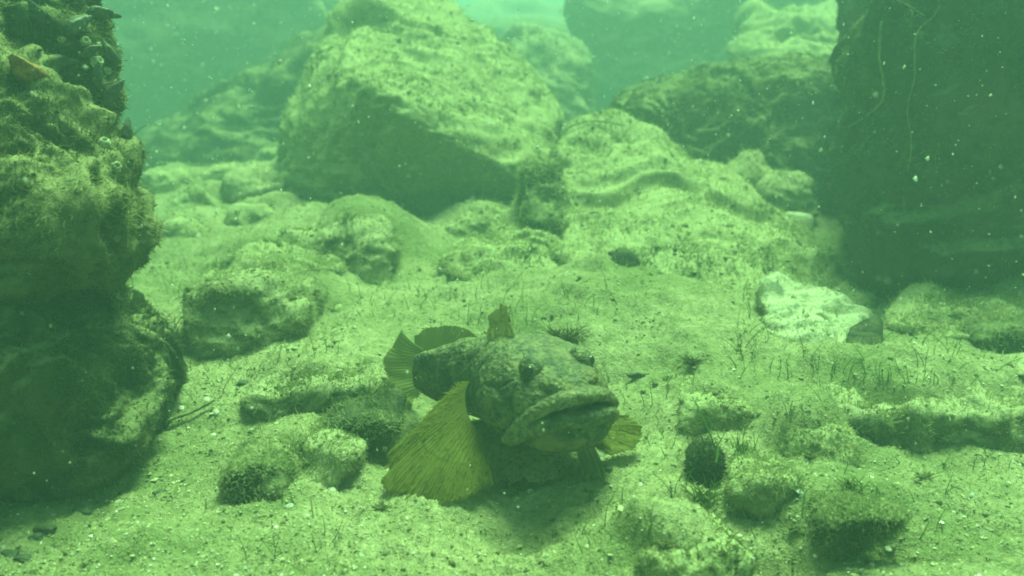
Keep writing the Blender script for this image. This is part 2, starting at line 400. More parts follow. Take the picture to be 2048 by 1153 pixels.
def slab(front, base_row, T, lean=0.0, sink=0.01, backz=0.5, z0=0.0, shrink=0.85, d0=None, bank=None):
    d = d0 or D(base_row, z0)
    if bank is None: bank = 0.76 if d < 0.5 else 0.6
    """corner points of a half-buried stone: its outline on its near face, running back T metres and sinking into the silt"""
    d = d0 or D(base_row, z0); pts = []
    base = P(0, base_row, d)[2]
    if bank > 0 and base < 0.03:
        xs = [t[0] for t in front]; top = min(t[1] for t in front)
        c = P(0.5 * (min(xs) + max(xs)), base_row, d); hgt = (base_row - top) / FOC * d
        BANKS.append((c[0], c[1], 0.5 * (max(xs) - min(xs)) / FOC * d, T, bank * hgt))
    fr = []
    for (px, py) in front:
        hgt = max(0.0, (base_row - py)) / FOC * d
        fr.append(P(px, py, d - (lean - 0.55) * hgt))
    cx = np.mean([p[0] for p in fr]); cz = base
    fr = [np.array([cx + (p[0] - cx) * 1.10, p[1], cz + (p[2] - cz) * (0.92 if d > 0.5 else 0.66)]) for p in fr]
    for p in fr:
        pts.append(p)
        if p[2] < base + 0.004: pts.append(p + np.array([0, 0, -sink]))
        pts.append(np.array([cx + (p[0] - cx) * shrink, p[1] + T, base + (p[2] - base) * backz - sink * 0.3]))
    return pts

build_haze()

def build_rocks():
    # --- far background
    rock("boulder", "huge shaded boulder in the hazy distance at the upper left, above the silty flat",
         PL([(-260, 350, 2.3), (420, 345, 2.3), (610, 350, 2.38), (650, 180, 2.3), (665, -20, 2.25), (480, -140, 2.1), (-260, -140, 2.1), (300, 100, 2.13), (-200, -140, 3.0), (620, -100, 3.0), (700, 250, 3.2), (-220, 340, 3.0)]),
         'rock', 'boulder', 6, 9, 0.08, 5, pit=.02, pf=6, rough=.012, seed=11, fuzz=0.7, fmat='fuzz_dark')
    rock("boulder", "faint rounded boulder far off in the haze at top centre, right of the largest block",
         PL([(940, 130, 2.85), (1160, 160, 2.78), (1150, 60, 2.92), (1000, 45, 3.00), (960, 60, 3.00), (1180, 40, 3.45), (1000, 250, 2.70), (1150, 290, 2.62), (950, 50, 3.75), (1200, 200, 3.60)]),
         'rock_dark', 'boulder', 5, 10, 0.05, 5, seed=12, fuzz=0.3)
    rock("boulder", "very faint low ridge farthest off at the top, just under the bright water",
         PL([(900, 60, 4.64), (1200, 60, 4.64), (1180, 10, 4.80), (1050, -5, 4.96), (950, 15, 4.80), (1000, 90, 4.48), (1200, 100, 5.44), (900, 100, 5.44)]),
         'rock', 'boulder', 5, 10, 0.06, 5, seed=13, fuzz=0.0)
    rock("boulder", "tall hazy boulder with a straight upright left edge, behind the upper right ledges",
         PL([(1138, 245, 2.32), (1140, 20, 2.25), (1150, -40, 2.22), (1300, 290, 2.2), (1480, 280, 2.15), (1660, 270, 2.2), (1660, -60, 2.1), (1480, -80, 2.1), (1300, 60, 2.12), (1160, 240, 3.0), (1720, 200, 3.1), (1640, -100, 3.1), (1190, -60, 3.0)]),
         'rock', 'boulder', 6, 9, 0.07, 5, pit=.02, pf=6, rough=.012, seed=14, fuzz=0.4)
    rock("ledge", "silt-covered ledge with a bright curved top edge at the upper right, against the darkest rock",
         PL([(1500, 60, 1.51), (1560, 62, 1.49), (1690, 30, 1.55), (1720, 110, 1.46), (1640, 150, 1.39), (1530, 150, 1.40), (1440, 130, 1.46), (1500, 20, 1.79), (1750, 0, 1.79), (1480, 280, 1.46), (1740, 280, 1.43), (1740, 250, 1.79)]),
         'rock_bright', 'rock', 6, 8, 0.090, 5, pit=.01, pf=14, seed=15, fuzz=0.6)
    rock("ledge", "broad rugged ledge with hollows, between the middle mound and the darkest rock at right",
         PL([(1210, 215, 1.04), (1260, 190, 1.03), (1400, 145, 1.01), (1540, 160, .98), (1600, 185, .97), (1680, 145, .97), (1740, 200, .94), (1200, 330, 1.02), (1380, 400, .99), (1560, 430, .95), (1740, 430, .95), (1450, 130, 1.35), (1730, 110, 1.38), (1250, 180, 1.3), (1230, 330, 1.3), (1720, 440, 1.3)]),
         'rock_dark', 'rock', 7, 8, 0.04, 7, pit=0.012, pf=11, rough=0.008, seed=16, fuzz=1.0, fmat='fuzz_shag')
    rock("stone", "rounded shaded stone sunk in the gap under the rugged ledge, left of the darkest rock",
         slab([(1535, 360), (1560, 330), (1600, 330), (1640, 370), (1650, 420), (1540, 425)], 430, .1, 0.0, d0=.905), 'rock', 'stone', 5, 5, 0.090, 4, rough=.004, seed=17, fuzz=0.8)
    rock("stone", "low lumpy stone between the middle mound's shoulder and the rugged ledge",
         slab([(1440, 360), (1470, 315), (1540, 305), (1560, 350), (1550, 420), (1450, 400)], 420, .1, 0.0, d0=.925), 'rock', 'stone', 5, 5, 0.090, 4, rough=.004, seed=18, fuzz=0.8)
    rock("boulder", "darkest boulder filling the right edge, its sheer shaded face hung with pale strands",
         PL([(1720, 60, .70), (1720, 250, .70), (1735, 420, .70), (1755, 560, .69), (1800, 610, .665), (1960, 640, .645), (2200, 640, .64), (2240, 300, .62), (2240, -60, .60), (1900, -100, .62), (1715, -80, .67), (1830, 130, .635), (1830, 500, .655), (1745, 400, 1.1), (2250, 400, 1.2), (2200, -100, 1.2), (1745, -60, 1.2)]),
         'rock_dark', 'boulder', 7, 8, 0.06, 7, pit=0.014, pf=12, rough=0.009, seed=119, fuzz=1.4, fmat='fuzz_dark')
    rock("boulder", "largest block at top centre, bright slanting slab above a shaded left face",
         PL([(690, 10, 1.12), (780, -35, 1.2), (900, -25, 1.3), (1005, 50, 1.24), (1100, 145, 1.16), (1145, 235, 1.08), (1135, 300, .99), (1075, 345, .90), (690, 110, .885), (850, 212, .865), (965, 285, .87), (648, 150, .93), (602, 250, .96), (580, 480, .97), (800, 500, .955), (1040, 450, .95), (500, 440, 1.04), (535, 340, 1.04), (580, 280, 1.02), (608, 165, 1.0), (645, 80, 1.0), (620, 200, 1.35), (1110, 300, 1.35), (900, 300, 1.5), (710, -20, 1.35)]),
         'rock_bright', 'boulder', 7, 11, 0.045, 6, pit=0.006, pf=16, rough=0.008, seed=20, fuzz=1.5, stretch=(.55, .8, 1))
    rock("boulder", "low hazy rubble rock at the left foot of the largest block",
         slab([(450, 370), (520, 330), (590, 320), (640, 380), (640, 460), (460, 440)], 455, .2, 0.0, d0=.97), 'rock', 'rock', 5, 5, 0.110, 4, pit=.008, seed=21, fuzz=0.7)
    rock("boulder", "big silted mound in the middle, humped at top left and sloping down rightward",
         UP(0.003, PL([(1105, 370, .96), (1122, 290, .96), (1155, 243, .965), (1225, 235, .965), (1300, 275, .97), (1370, 320, .95), (1450, 350, .93), (1530, 430, .87), (1620, 500, .81), (1700, 560, .745), (1750, 620, .68),
             (1000, 470, .83), (1100, 470, .80), (1250, 520, .73), (1250, 640, .66), (1420, 680, .64), (1560, 640, .68), (1050, 560, .72), (1200, 400, .87), (1700, 640, .64), (1300, 400, 1.1), (1600, 520, 1.0), (1150, 400, 1.1)])),
         'rock_bright', 'boulder', 7, 34, 0.025, 7, pit=.008, pf=17, rough=0.005, seed=22, fuzz=1.3, stretch=(.5, .9, 1))
    rock("stone", "dark upright stone wedged between the largest block and the silted mound",
         PL([(1040, 400, 0.815), (1050, 340, 0.825), (1078, 318, 0.830), (1110, 340, 0.825), (1128, 400, 0.805), (1120, 460, 0.765), (1045, 460, 0.765), (1060, 350, 0.885), (1120, 360, 0.885), (1130, 460, 0.885), (1040, 460, 0.885)]),
         'rock_dark', 'stone', 5, 5, 0.080, 4, rough=.004, seed=23, fuzz=1.8)
    rock("stone", "small silt-topped stone with a shaded belly, below the largest block",
         slab([(872, 490), (900, 440), (950, 418), (1010, 425), (1045, 450), (1040, 500), (960, 525), (890, 515)], 525, .12, 0.35, d0=.835, backz=.8), 'rock_bright', 'stone', 6, 5, 0.050, 4, rough=.005, seed=24, fuzz=1.2)
    rock("stone", "knobbly silted stone at the near left end of the mound, above the bright slope",
         UP(0.012, PL([(980, 515, .80), (1010, 480, .80), (1070, 462, .80), (1140, 480, .78), (1190, 520, .74), (1140, 560, .70), (1000, 555, .72), (1030, 500, .95), (1180, 520, .9), (1050, 600, .72), (1180, 590, .68)])),
         'rock_bright', 'stone', 6, 9, 0.06, 5, pit=.006, pf=30, rough=.006, seed=25, fuzz=1.4)
    rock("stone", "low stone overgrown to a smooth dome, left of the knobbly silted stone",
         UP(0.014, PL([(880, 560, .74), (910, 525, .76), (980, 515, .76), (1080, 535, .72), (1180, 590, .66), (1215, 630, .63), (1000, 640, .64), (900, 590, .7), (950, 560, .9), (1150, 600, .8)])),
         'rock_bright', 'stone', 6, 9, 0.05, 5, rough=.005, seed=26, fuzz=1.4)
    rock("stone", "squarish stone with a rounded bright top, in the left middle distance",
         slab([(590, 505), (610, 480), (690, 445), (735, 435), (772, 455), (780, 520), (775, 600), (700, 610), (600, 600)], 612, .13, 0.1, d0=.70, backz=.7), 'rock', 'stone', 6, 8, 0.050, 5, rough=.006, seed=27, fuzz=1.3)
    rock("stone", "broad half-buried stone with a shaded face, left of the goby in the middle distance",
         slab([(360, 600), (420, 560), (520, 555), (575, 590), (600, 625), (598, 660), (500, 700), (380, 715)], 712, .17, 0.45, d0=.565, backz=.6), 'rock', 'stone', 6, 8, 0.050, 5, rough=.005, seed=28, fuzz=1.3)
    rock("stone", "low silted hump joining the squarish stone to the broad half-buried one",
         slab([(380, 560), (440, 520), (530, 490), (600, 500), (640, 560), (600, 620), (420, 600)], 610, .15, 0.0, d0=.68, backz=.6), 'rock_bright', 'stone', 6, 5, 0.050, 5, rough=.006, seed=29, fuzz=1.3)
    rock("stone", "small flat silted stone with a dark slot beneath, right of the broad half-buried one",
         slab([(600, 635), (640, 618), (690, 622), (700, 640), (640, 648)], 650, .06, 0.8, d0=.63, backz=.6), 'rock_bright', 'stone', 5, 5, 0.070, 5, rough=.003, seed=30, fuzz=1.2)
    for k_, (px, py, w, hh, dd, lab) in enumerate([(320, 385, 50, 30, 1.12, "tiny hazy rubble stone nearest the shaggy boulder's edge on the far silt flat"), (395, 435, 60, 34, .98, "low dark-fronted rubble stone on the silt left of the squarish stone"),
             (440, 372, 46, 26, 1.16, "small hazy rubble stone behind the low dark-fronted one"), (525, 415, 60, 44, 1.03, "rubble stone leaning toward the left foot of the largest block"),
             (505, 470, 60, 34, .90, "rubble stone just above the silted hump of the left middle distance"), (345, 490, 56, 24, .87, "flat rubble stone by the overhang of the shaggy boulder"),
             (560, 350, 60, 40, 1.3, "faint rubble stone against the foot of the far shaded boulder")]):
        rock("rubble_stone", lab, slab([(px - w, py), (px - w * .7, py - hh * 1.3), (px, py - hh * 1.7), (px + w * .7, py - hh * 1.2), (px + w, py), (px, py + 12)], py + 12, .09, .3, d0=dd, backz=.6),
             'rock_bright', 'stone', 5, 5, 0.08, 4, rough=.005, seed=80 + k_, fuzz=.8, group="rubble on the far silt flat")
    rock("rock_slope", "dim silted rock slope falling leftward from the largest block, before the far shaded boulder",
         PL([(250, 350, 1.42), (330, 300, 1.46), (430, 262, 1.46), (520, 205, 1.45), (600, 120, 1.5), (680, 80, 1.5), (700, 350, 1.35), (480, 350, 1.38), (400, 230, 1.8), (620, 60, 1.8), (720, 300, 1.9), (260, 330, 1.8)]),
         'rock_dark', 'rock', 6, 9, 0.06, 6, pit=.010, pf=10, rough=.008, seed=90, fuzz=1.0, fmat='fuzz_dark')
    rock("rock_slope", "dim rounded rock filling the gap behind the largest block's right side",
         PL([(960, 300, 1.75), (970, 120, 1.75), (1030, 62, 1.8), (1100, 66, 1.8), (1165, 120, 1.75), (1180, 300, 1.7), (1040, 55, 2.1), (1160, 90, 2.1), (960, 200, 2.2), (1190, 300, 2.1)]),
         'rock', 'rock', 6, 9, 0.06, 5, pit=.010, pf=10, rough=.008, seed=91, fuzz=1.0, fmat='fuzz_shag')
    # --- left foreground
    rock("rock", "brown shaggy boulder at the left edge, silt-dusted, overhanging the dark one",
         PL([(-276, 250, .43), (-216, -80, .46), (4, -50, .46), (54, 60, .46), (119, 150, .46), (199, 225, .46), (229, 290, .45), (269, 370, .44), (296, 445, .43), (284, 490, .425), (199, 575, .42), (104, 590, .40), (-216, 620, .38),
             (44, 300, .405), (164, 420, .395), (84, 520, .385), (-116, 420, .375), (234, 420, .6), (-16, 60, .62), (-266, 100, .6), (184, 560, .58), (-266, 600, .58)]),
         'rock_shag', 'boulder', 7, 10, 0.065, 7, pit=.006, pf=40, rough=.006, seed=31, fuzz=2.2, fmat='fuzz_shag', flen=.0028)
    rock("rock", "dark knobbly rock crusted with mussels and barnacles at the top left corner",
         PL([(-228, -60, .50), (12, -120, .50), (162, -100, .5), (187, 20, .485), (204, 90, .48), (207, 150, .475), (197, 205, .475), (112, 225, .46), (-8, 150, .45), (-228, 100, .45), (92, 60, .44), (-88, 0, .44), (172, 100, .62), (-228, -60, .65), (122, -100, .65), (-178, 150, .6)]),
         'rock_dark', 'rock', 7, 8, 0.090, 8, pit=.006, pf=45, rough=.008, seed=32, fuzz=1.2, fmat='fuzz_shag')
    rock("rock", "dark shaded boulder at the lower left, silted on top, under the shaggy one",
         PL([(-300, 520, .42), (-100, 560, .40), (100, 580, .46), (230, 580, .50), (340, 620, .50), (355, 700, .475), (350, 800, .455), (300, 870, .435), (200, 940, .415), (60, 985, .40), (-300, 1000, .39), (-200, 800, .355), (100, 760, .385),
             (200, 600, .65), (-300, 560, .65), (340, 760, .62), (-300, 900, .6), (250, 700, .435), (250, 900, .5)]),
         'rock_dark', 'boulder', 7, 10, 0.060, 7, pit=.004, pf=40, rough=.005, seed=33, fuzz=1.6, fmat='fuzz_dark')
    # --- foreground stones
    rock("stone", "wide silt-buried stone with a hollow shaded front, directly left of the goby",
         slab([(480, 800), (540, 745), (600, 735), (700, 738), (745, 765), (740, 800), (690, 840), (580, 860), (500, 850)], 862, .10, 0.55, d0=.468, backz=.5), 'rock', 'stone', 6, 6, 0.050, 5, rough=0.0031, seed=34, fuzz=0.9)
    rock("stone", "round brown cobble bare of silt on its front, lying alone at the lower left",
         slab([(428, 965), (440, 930), (490, 895), (540, 893), (572, 930), (575, 975), (540, 1000), (450, 1000)], 1003, .055, 0.45, d0=.392, backz=.6), 'rock_dark', 'stone', 6, 5, 0.065, 4, rough=0.0012, seed=35, fuzz=0.9)
    rock("stone", "partly buried stone beside the round brown cobble, silt sweeping over its top",
         slab([(575, 935), (600, 895), (660, 885), (715, 900), (715, 925), (650, 955), (600, 960)], 960, .06, 0.3, d0=.41, backz=.5), 'rock', 'stone', 5, 5, 0.050, 4, rough=0.0019, seed=36, fuzz=0.9)
    rock("stone", "flat stone with a black slot under its edge, by the goby's pectoral fin at left",
         slab([(640, 865), (680, 838), (740, 835), (790, 850), (740, 862), (660, 880)], 880, .06, 0.7, d0=.435, backz=.6), 'rock_bare', 'stone', 5, 5, 0.070, 4, rough=0.0019, seed=37, fuzz=.8)
    rock("stone", "chalky white stone with a raised left knob, right of the silted mound",
         PL([(1518, 590, 0.645), (1535, 552, 0.650), (1600, 555, 0.650), (1650, 590, 0.640), (1705, 605, 0.630), (1730, 640, 0.615), (1690, 690, 0.580), (1600, 700, 0.565), (1530, 665, 0.575), (1515, 640, 0.585), (1560, 620, 0.590), (1640, 640, 0.595), (1560, 580, 0.705), (1700, 620, 0.695), (1540, 680, 0.665), (1680, 690, 0.665)]),
         'white_rock', 'stone', 6, 16, 0.080, 6, pit=.003, pf=45, rough=0.0012, seed=38, fuzz=.4, fmat='fuzz_pale', flen=.0022)
    rock("stone", "dark flat stone standing on edge against the chalky white one",
         PL([(1690, 690, 00.525), (1700, 655, 00.540), (1750, 632, 00.545), (1765, 645, 00.540), (1762, 690, 00.525), (1720, 705, 00.515), (1705, 660, 00.560), (1760, 640, 00.560), (1762, 700, 00.540), (1700, 700, 00.545)]),
         'rock_bare', 'stone', 5, 20, 0.02, 4, rough=0.0007, seed=39, fuzz=0.0, fmat='fuzz_dark')
    rock("stone", "smooth low silted dome at the right, in front of the darkest boulder",
         UP(0.016, PL([(1760, 690, .60), (1800, 640, .63), (1880, 622, .64), (1980, 635, .625), (2035, 665, .60), (2020, 720, .575), (1900, 740, .56), (1780, 720, .575), (1850, 640, .75), (2020, 660, .72)])),
         'rock_bright', 'stone', 6, 5, 0.055, 5, rough=0.0015, seed=40, fuzz=1.2)
    rock("stone", "dark stone at the right edge with a pale rim, behind the smooth silted dome",
         UP(0.016, PL([(1965, 640, .64), (1990, 605, .655), (2060, 590, .66), (2160, 600, .66), (2160, 680, .61), (2050, 670, .61), (1980, 655, .62), (2000, 620, .75), (2150, 620, .75)])),
         'rock_dark', 'stone', 5, 8, 0.060, 4, rough=0.0012, seed=41, fuzz=.8)
    rock("stone", "blocky bright-topped stone cut by the right edge, just above the thin flat slab",
         slab([(1965, 690), (1990, 668), (2060, 655), (2170, 655), (2170, 735), (2000, 740), (1970, 725)], 742, .1, .3, d0=.545, backz=.8), 'rock_dark', 'stone', 5, 10, 0.060, 4, rough=0.0019, seed=42, fuzz=1.2)
    rock("slab", "thin flat slab with a pale edge lying at the right edge under the blocky stone",
         UP(0.008, PL([(1950, 755, .53), (2010, 735, .54), (2170, 725, .545), (2170, 780, .505), (2060, 785, .50), (1990, 775, .515), (1955, 765, .53), (2000, 752, .58), (2170, 745, .6)])),
         'rock', 'stone', 5, 16, 0.012, 4, rough=0.0006, seed=43, fuzz=.3)
    rock("stone", "squat stone with a smooth dark left end, right of the goby's mouth",
         slab([(1368, 830), (1378, 800), (1420, 785), (1480, 790), (1520, 820), (1500, 855), (1380, 862)], 866, .07, 0.35, d0=.462, backz=.55), 'rock_bright', 'stone', 6, 6, 0.060, 4, rough=0.0019, seed=44, fuzz=0.9)
    rock("stone", "long low ridge of silted stone with a shaggy shaded front, at the right edge",
         slab([(1665, 835), (1700, 810), (1800, 800), (1920, 798), (2060, 800), (2170, 810), (2170, 880), (2000, 895), (1850, 895), (1740, 870)], 897, .10, 0.55, d0=.452, backz=.5), 'rock', 'stone', 6, 8, 0.065, 8, pit=.004, pf=40, rough=0.0031, seed=45, fuzz=0.9, flen=.0028)
    rock("stone", "pale smooth cobble capped with silt, in front of the long low ridge",
         slab([(1585, 900), (1600, 850), (1650, 832), (1700, 850), (1728, 890), (1725, 925), (1640, 940), (1590, 930)], 940, .06, 0.25, d0=.425, backz=.7), 'rock_bright', 'stone', 6, 5, 0.060, 4, rough=0.0015, seed=46, fuzz=0.9)
    rock("pebble", "black pebble with green strands before it, right foreground beyond the goby's fin",
         slab([(1385, 915), (1400, 890), (1430, 885), (1447, 905), (1445, 935), (1410, 942)], 942, .02, 0.2, d0=.412, backz=.8), 'rock_bare', 'pebble', 4, 8, 0.03, 4, rough=0.0006, seed=47, fuzz=.9, fmat='fuzz_dark')
    rock("stone", "low shaggy stone with a dark notch beneath, lower right foreground",
         slab([(1478, 975), (1500, 955), (1560, 950), (1605, 962), (1600, 990), (1520, 1000)], 1000, .035, 0.6, d0=.392, backz=.5), 'rock_bright', 'stone', 5, 5, 0.080, 4, rough=0.0019, seed=48, fuzz=0.9)
    rock("stone", "dark overhung stone at the bottom right, ringed with shaggy algae",
         slab([(1660, 1060), (1680, 1030), (1750, 1012), (1820, 1015), (1830, 1035), (1760, 1060), (1680, 1090)], 1092, .04, 0.9, d0=.362, backz=.5), 'rock_dark', 'stone', 5, 5, 0.080, 4, rough=0.0019, seed=49, fuzz=0.9)
    rock("stone", "shaggy crusted lump cut off by the bottom edge, right of the middle",
         slab([(1280, 1130), (1330, 1095), (1420, 1090), (1500, 1120), (1500, 1190), (1290, 1190)], 1180, .05, 0.3, d0=.335, backz=.6), 'rock_bright', 'stone', 5, 5, 0.090, 6, rough=0.0031, seed=51, fuzz=0.9)
    rock("stone", "dark cobble stuck halfway up the silted mound, bare of silt",
         slab([(1230, 520), (1240, 502), (1262, 500), (1280, 520), (1278, 542), (1250, 546)], 545, .03, .0, d0=.655, backz=.9), 'rock_bare', 'stone', 4, 8, 0.02, 4, rough=0.0006, seed=52, fuzz=.7, fmat='fuzz_dark')
    rock("stone", "brown tufted stone low on the mound's slope, above and right of the dorsal fin",
         slab([(1150, 595), (1175, 575), (1215, 590), (1215, 620), (1170, 625)], 625, .04, .2, d0=.625, backz=.9), 'rock_bare', 'stone', 5, 5, 0.080, 4, rough=0.0019, seed=53, fuzz=1.2)
    rock("stone", "pale chip resting on the mound's right shoulder before the dark boulder",
         slab([(1565, 440), (1585, 428), (1625, 432), (1630, 452), (1580, 455)], 455, .04, .0, d0=.88, backz=.9), 'white_rock', 'stone', 4, 8, 0.03, 4, rough=0.0006, seed=54, fuzz=.0)
build_rocks()
build_ground()

# ------------------------------------------------------------------ loose cover on the bed
def fan_points(n, y0, y1, tmax=46, a=1.0):
    th = R(tmax) * (rng.random(n) * 2 - 1); r = y0 * (y1 / y0) ** (rng.random(n) ** a)
    x = r * np.sin(th); y = -0.0 + r * np.cos(th)
    return x, y, r
def ground_cover():
    # algae-bound silt crumbs and short fuzz
    x, y, r = fan_points(200000, 0.26, 2.4)
    z = height(x, y); p = np.stack([x, y, z], 1)
    patch = sstep(-0.45, 0.30, fbm(p, 26, 3, 81)) * 0.8 + 0.2
    keep = rng.random(len(x)) < patch
    p, r = p[keep], r[keep]; n = len(p); nb = int(n * 0.88)
    up = np.tile([0, 0, 1.0], (nb, 1))
    a = blades(p[:nb], up, 0.0024 * (0.4 + r[:nb]) * rng.gamma(3, .33, nb), 0.00020 * (0.5 + r[:nb] * 1.4), droop=0.15, spread=1.5)
    b = crumbs(p[nb:], 0.00078 * (0.4 + r[nb:]) * rng.gamma(3, .33, n - nb))
    V, F, A = join([a, b])
    nz = 0.5 + 1.5 * fbm(p, 13, 3, 131) + 0.7 * fbm(p, 50, 2, 137); nz = np.concatenate([np.repeat(nz[:nb], 5), np.repeat(nz[nb:], 6)])
    A = np.clip(0.45 * A + 0.55 * nz, 0, 1)
    tag(mk("algae_fuzz", V, F, M['fuzz'], attr={"rnd": A}, origin=(0, 0.5, 0)), kind="stuff")
    # sand grains and shell grit, denser in the foreground
    x, y, r = fan_points(60000, 0.26, 0.9, a=1.1)
    z = height(x, y); p = np.stack([x, y, z + 0.0002], 1)
    keep = rng.random(len(x)) < 0.3 + 0.7 * sstep(-0.2, 0.3, fbm(p, 9, 2, 91)); p = p[keep]; n = len(p)
    V, F, A = crumbs(p, 0.00042 * rng.gamma(4, .25, n) + 0.0009 * (rng.random(n) > 0.985), flat=0.5)
    tag(mk("sand_grit", V, F, M['grit'], attr={"rnd": A}, origin=(0, 0.5, 0), smooth=False), kind="stuff")
ground_cover()

def strand_verts(pts, r0, r1, sides=5, wob=0.0):
    pts = np.array(pts, float); n = len(pts)
    t = np.gradient(pts, axis=0); t /= np.linalg.norm(t, axis=1)[:, None] + 1e-12
    a = np.cross(t, np.array([0.3, 0.9, 0.2])); a /= np.linalg.norm(a, axis=1)[:, None] + 1e-12; b = np.cross(t, a)
    V = []; rr = np.linspace(r0, r1, n)
    for k in range(sides):
        an = 2 * math.pi * k / sides
        V.append(pts + (a * math.cos(an) + b * math.sin(an)) * rr[:, None] * (1 + wob * rng.normal(size=(n, 1))))
    V = np.stack(V, 1).reshape(-1, 3); Q = []
    for i in range(n - 1):
        for k in range(sides): Q.append((i * sides + k, i * sides + (k + 1) % sides, (i + 1) * sides + (k + 1) % sides, (i + 1) * sides + k))
    return V, np.array(Q)
def spline(ctrl, n):
    c = np.array(ctrl, float); t = np.linspace(0, len(c) - 1, n); out = []
    for u in t:
        i = min(int(u), len(c) - 2); f = u - i
        p0, p1, p2, p3 = c[max(i - 1, 0)], c[i], c[i + 1], c[min(i + 2, len(c) - 1)]
        out.append(0.5 * ((2 * p1) + (-p0 + p2) * f + (2 * p0 - 5 * p1 + 4 * p2 - p3) * f * f + (-p0 + 3 * p1 - 3 * p2 + p3) * f ** 3))
    return np.array(out)

def green_strands():
    """sparse upright threads of green alga on the silt, too many and too fine to count"""
    Vs, Fs, As, off = [], [], [], 0
    areas = [(1470, 600, 1930, 770, 150), (700, 570, 920, 640, 30), (260, 520, 430, 610, 22), (1330, 880, 1560, 1010, 45), (1180, 740, 1420, 900, 16),
             (380, 1000, 700, 1120, 14), (1560, 780, 1900, 960, 30), (1160, 980, 1900, 1130, 50), (880, 560, 1240, 660, 40), (350, 700, 700, 800, 16), (1850, 700, 2048, 1000, 22)]
    for (x0, y0, x1, y1, n) in areas:
        for _ in range(n):
            g = G(random.uniform(x0, x1), random.uniform(y0, y1)); L = random.uniform(.003, .011) * (0.6 + g[1]); 
            lean = np.array([random.gauss(0, .3), random.gauss(0, .3), 1.0]); k = np.array([random.gauss(0, .35), random.gauss(0, .35), 0])
            pts = [g + lean * L * t + k * L * t * t for t in np.linspace(-0.1, 1, 5)]
            V, Q = strand_verts(pts, .00022 + .0002 * g[1], .00010 + .0001 * g[1], 3)
            Vs.append(V); Fs.append(Q + off); As.append(np.full(len(V), random.random())); off += len(V)
    tag(mk("green_algae", np.concatenate(Vs), None, M['strand'], Q=np.concatenate(Fs), attr={"rnd": np.concatenate(As)}, origin=(0, .6, 0)), kind="stuff")
green_strands()

def drifting_specks():
    n = 21000
    d = 0.10 + 1.75 * rng.random(n) ** 0.75
    px = rng.uniform(-500, 2548, n); py = rng.uniform(-200, 1250, n)
    a = (px - 1024) / FOC; b = (576.5 - py) / FOC
    p = np.stack([d * a, d * (math.cos(PITCH) + b * math.sin(PITCH)), CAM_Z + d * (-math.sin(PITCH) + b * math.cos(PITCH))], 1)
    ok = (p[:, 2] > 0.012) & (p[:, 2] < 0.6); p, d = p[ok], d[ok]; n = len(p)
    s = 0.00042 * np.clip(d / .38, .35, 1) * (0.30 + d) * rng.gamma(1.7, .55, n) * np.where(rng.random(n) > .985, 1.6, 1)
    V, F, A = crumbs(p, s, flat=1.0)
    tag(mk("drifting_silt", V, F, M['snow'], attr={"rnd": A}, origin=(0, .6, .2)), kind="stuff")
drifting_specks()

# ------------------------------------------------------------------ the goby
def fish_mat():
    m, nt, b, out = new_mat("goby_skin")
    tc = nt.nodes.new("ShaderNodeTexCoord"); o = tc.outputs["Object"]
    n1 = noise(nt, o, 150, 5, 0.65, 0.6); n2 = noise(nt, o, 420, 4, 0.7, 0.8); n3 = noise(nt, o, 1500, 2, 0.6); n0 = noise(nt, o, 55, 3, 0.6)
    c = mixc(nt, ramp(nt, n1, [(0.42, 0.0), (0.60, 1.0)]), (0.060, 0.068, 0.036), (0.205, 0.19, 0.09))
    c = mixc(nt, ramp(nt, n2, [(0.52, 0.0), (0.64, 0.85)]), c, (0.028, 0.036, 0.02))
    c = mixc(nt, ramp(nt, n2, [(0.30, 0.75), (0.42, 0.0)]), c, (0.26, 0.24, 0.12))
    c = mixc(nt, ramp(nt, n0, [(0.52, 0.0), (0.72, 0.6)]), c, (0.17, 0.13, 0.045))
    at = nt.nodes.new("ShaderNodeAttribute"); at.attribute_name = "dark"   # crease shade painted into the skin colour along mouth slit and gill grooves
    c = mixc(nt, at.outputs["Fac"], c, (0.022, 0.028, 0.016))
    at2 = nt.nodes.new("ShaderNodeAttribute"); at2.attribute_name = "pale"
    c = mixc(nt, math_(nt, 'MULTIPLY', at2.outputs["Fac"], ramp(nt, n2, [(0.35, 0.9), (0.6, 0.15)])), c, (0.33, 0.30, 0.15))
    nt.links.new(c, b.inputs["Base Color"]); b.inputs["Roughness"].default_value = 0.6; b.inputs["Specular IOR Level"].default_value = 0.3
    v = nt.nodes.new("ShaderNodeTexVoronoi"); v.inputs["Scale"].default_value = 520; nt.links.new(o, v.inputs["Vector"])
    h = math_(nt, 'ADD', math_(nt, 'MULTIPLY', n2, 0.7), math_(nt, 'MULTIPLY', v.outputs["Distance"], -0.5))
    h = math_(nt, 'ADD', h, math_(nt, 'MULTIPLY', n3, 0.25))
    bump(nt, b, h, 0.0012, 0.8)
    return m
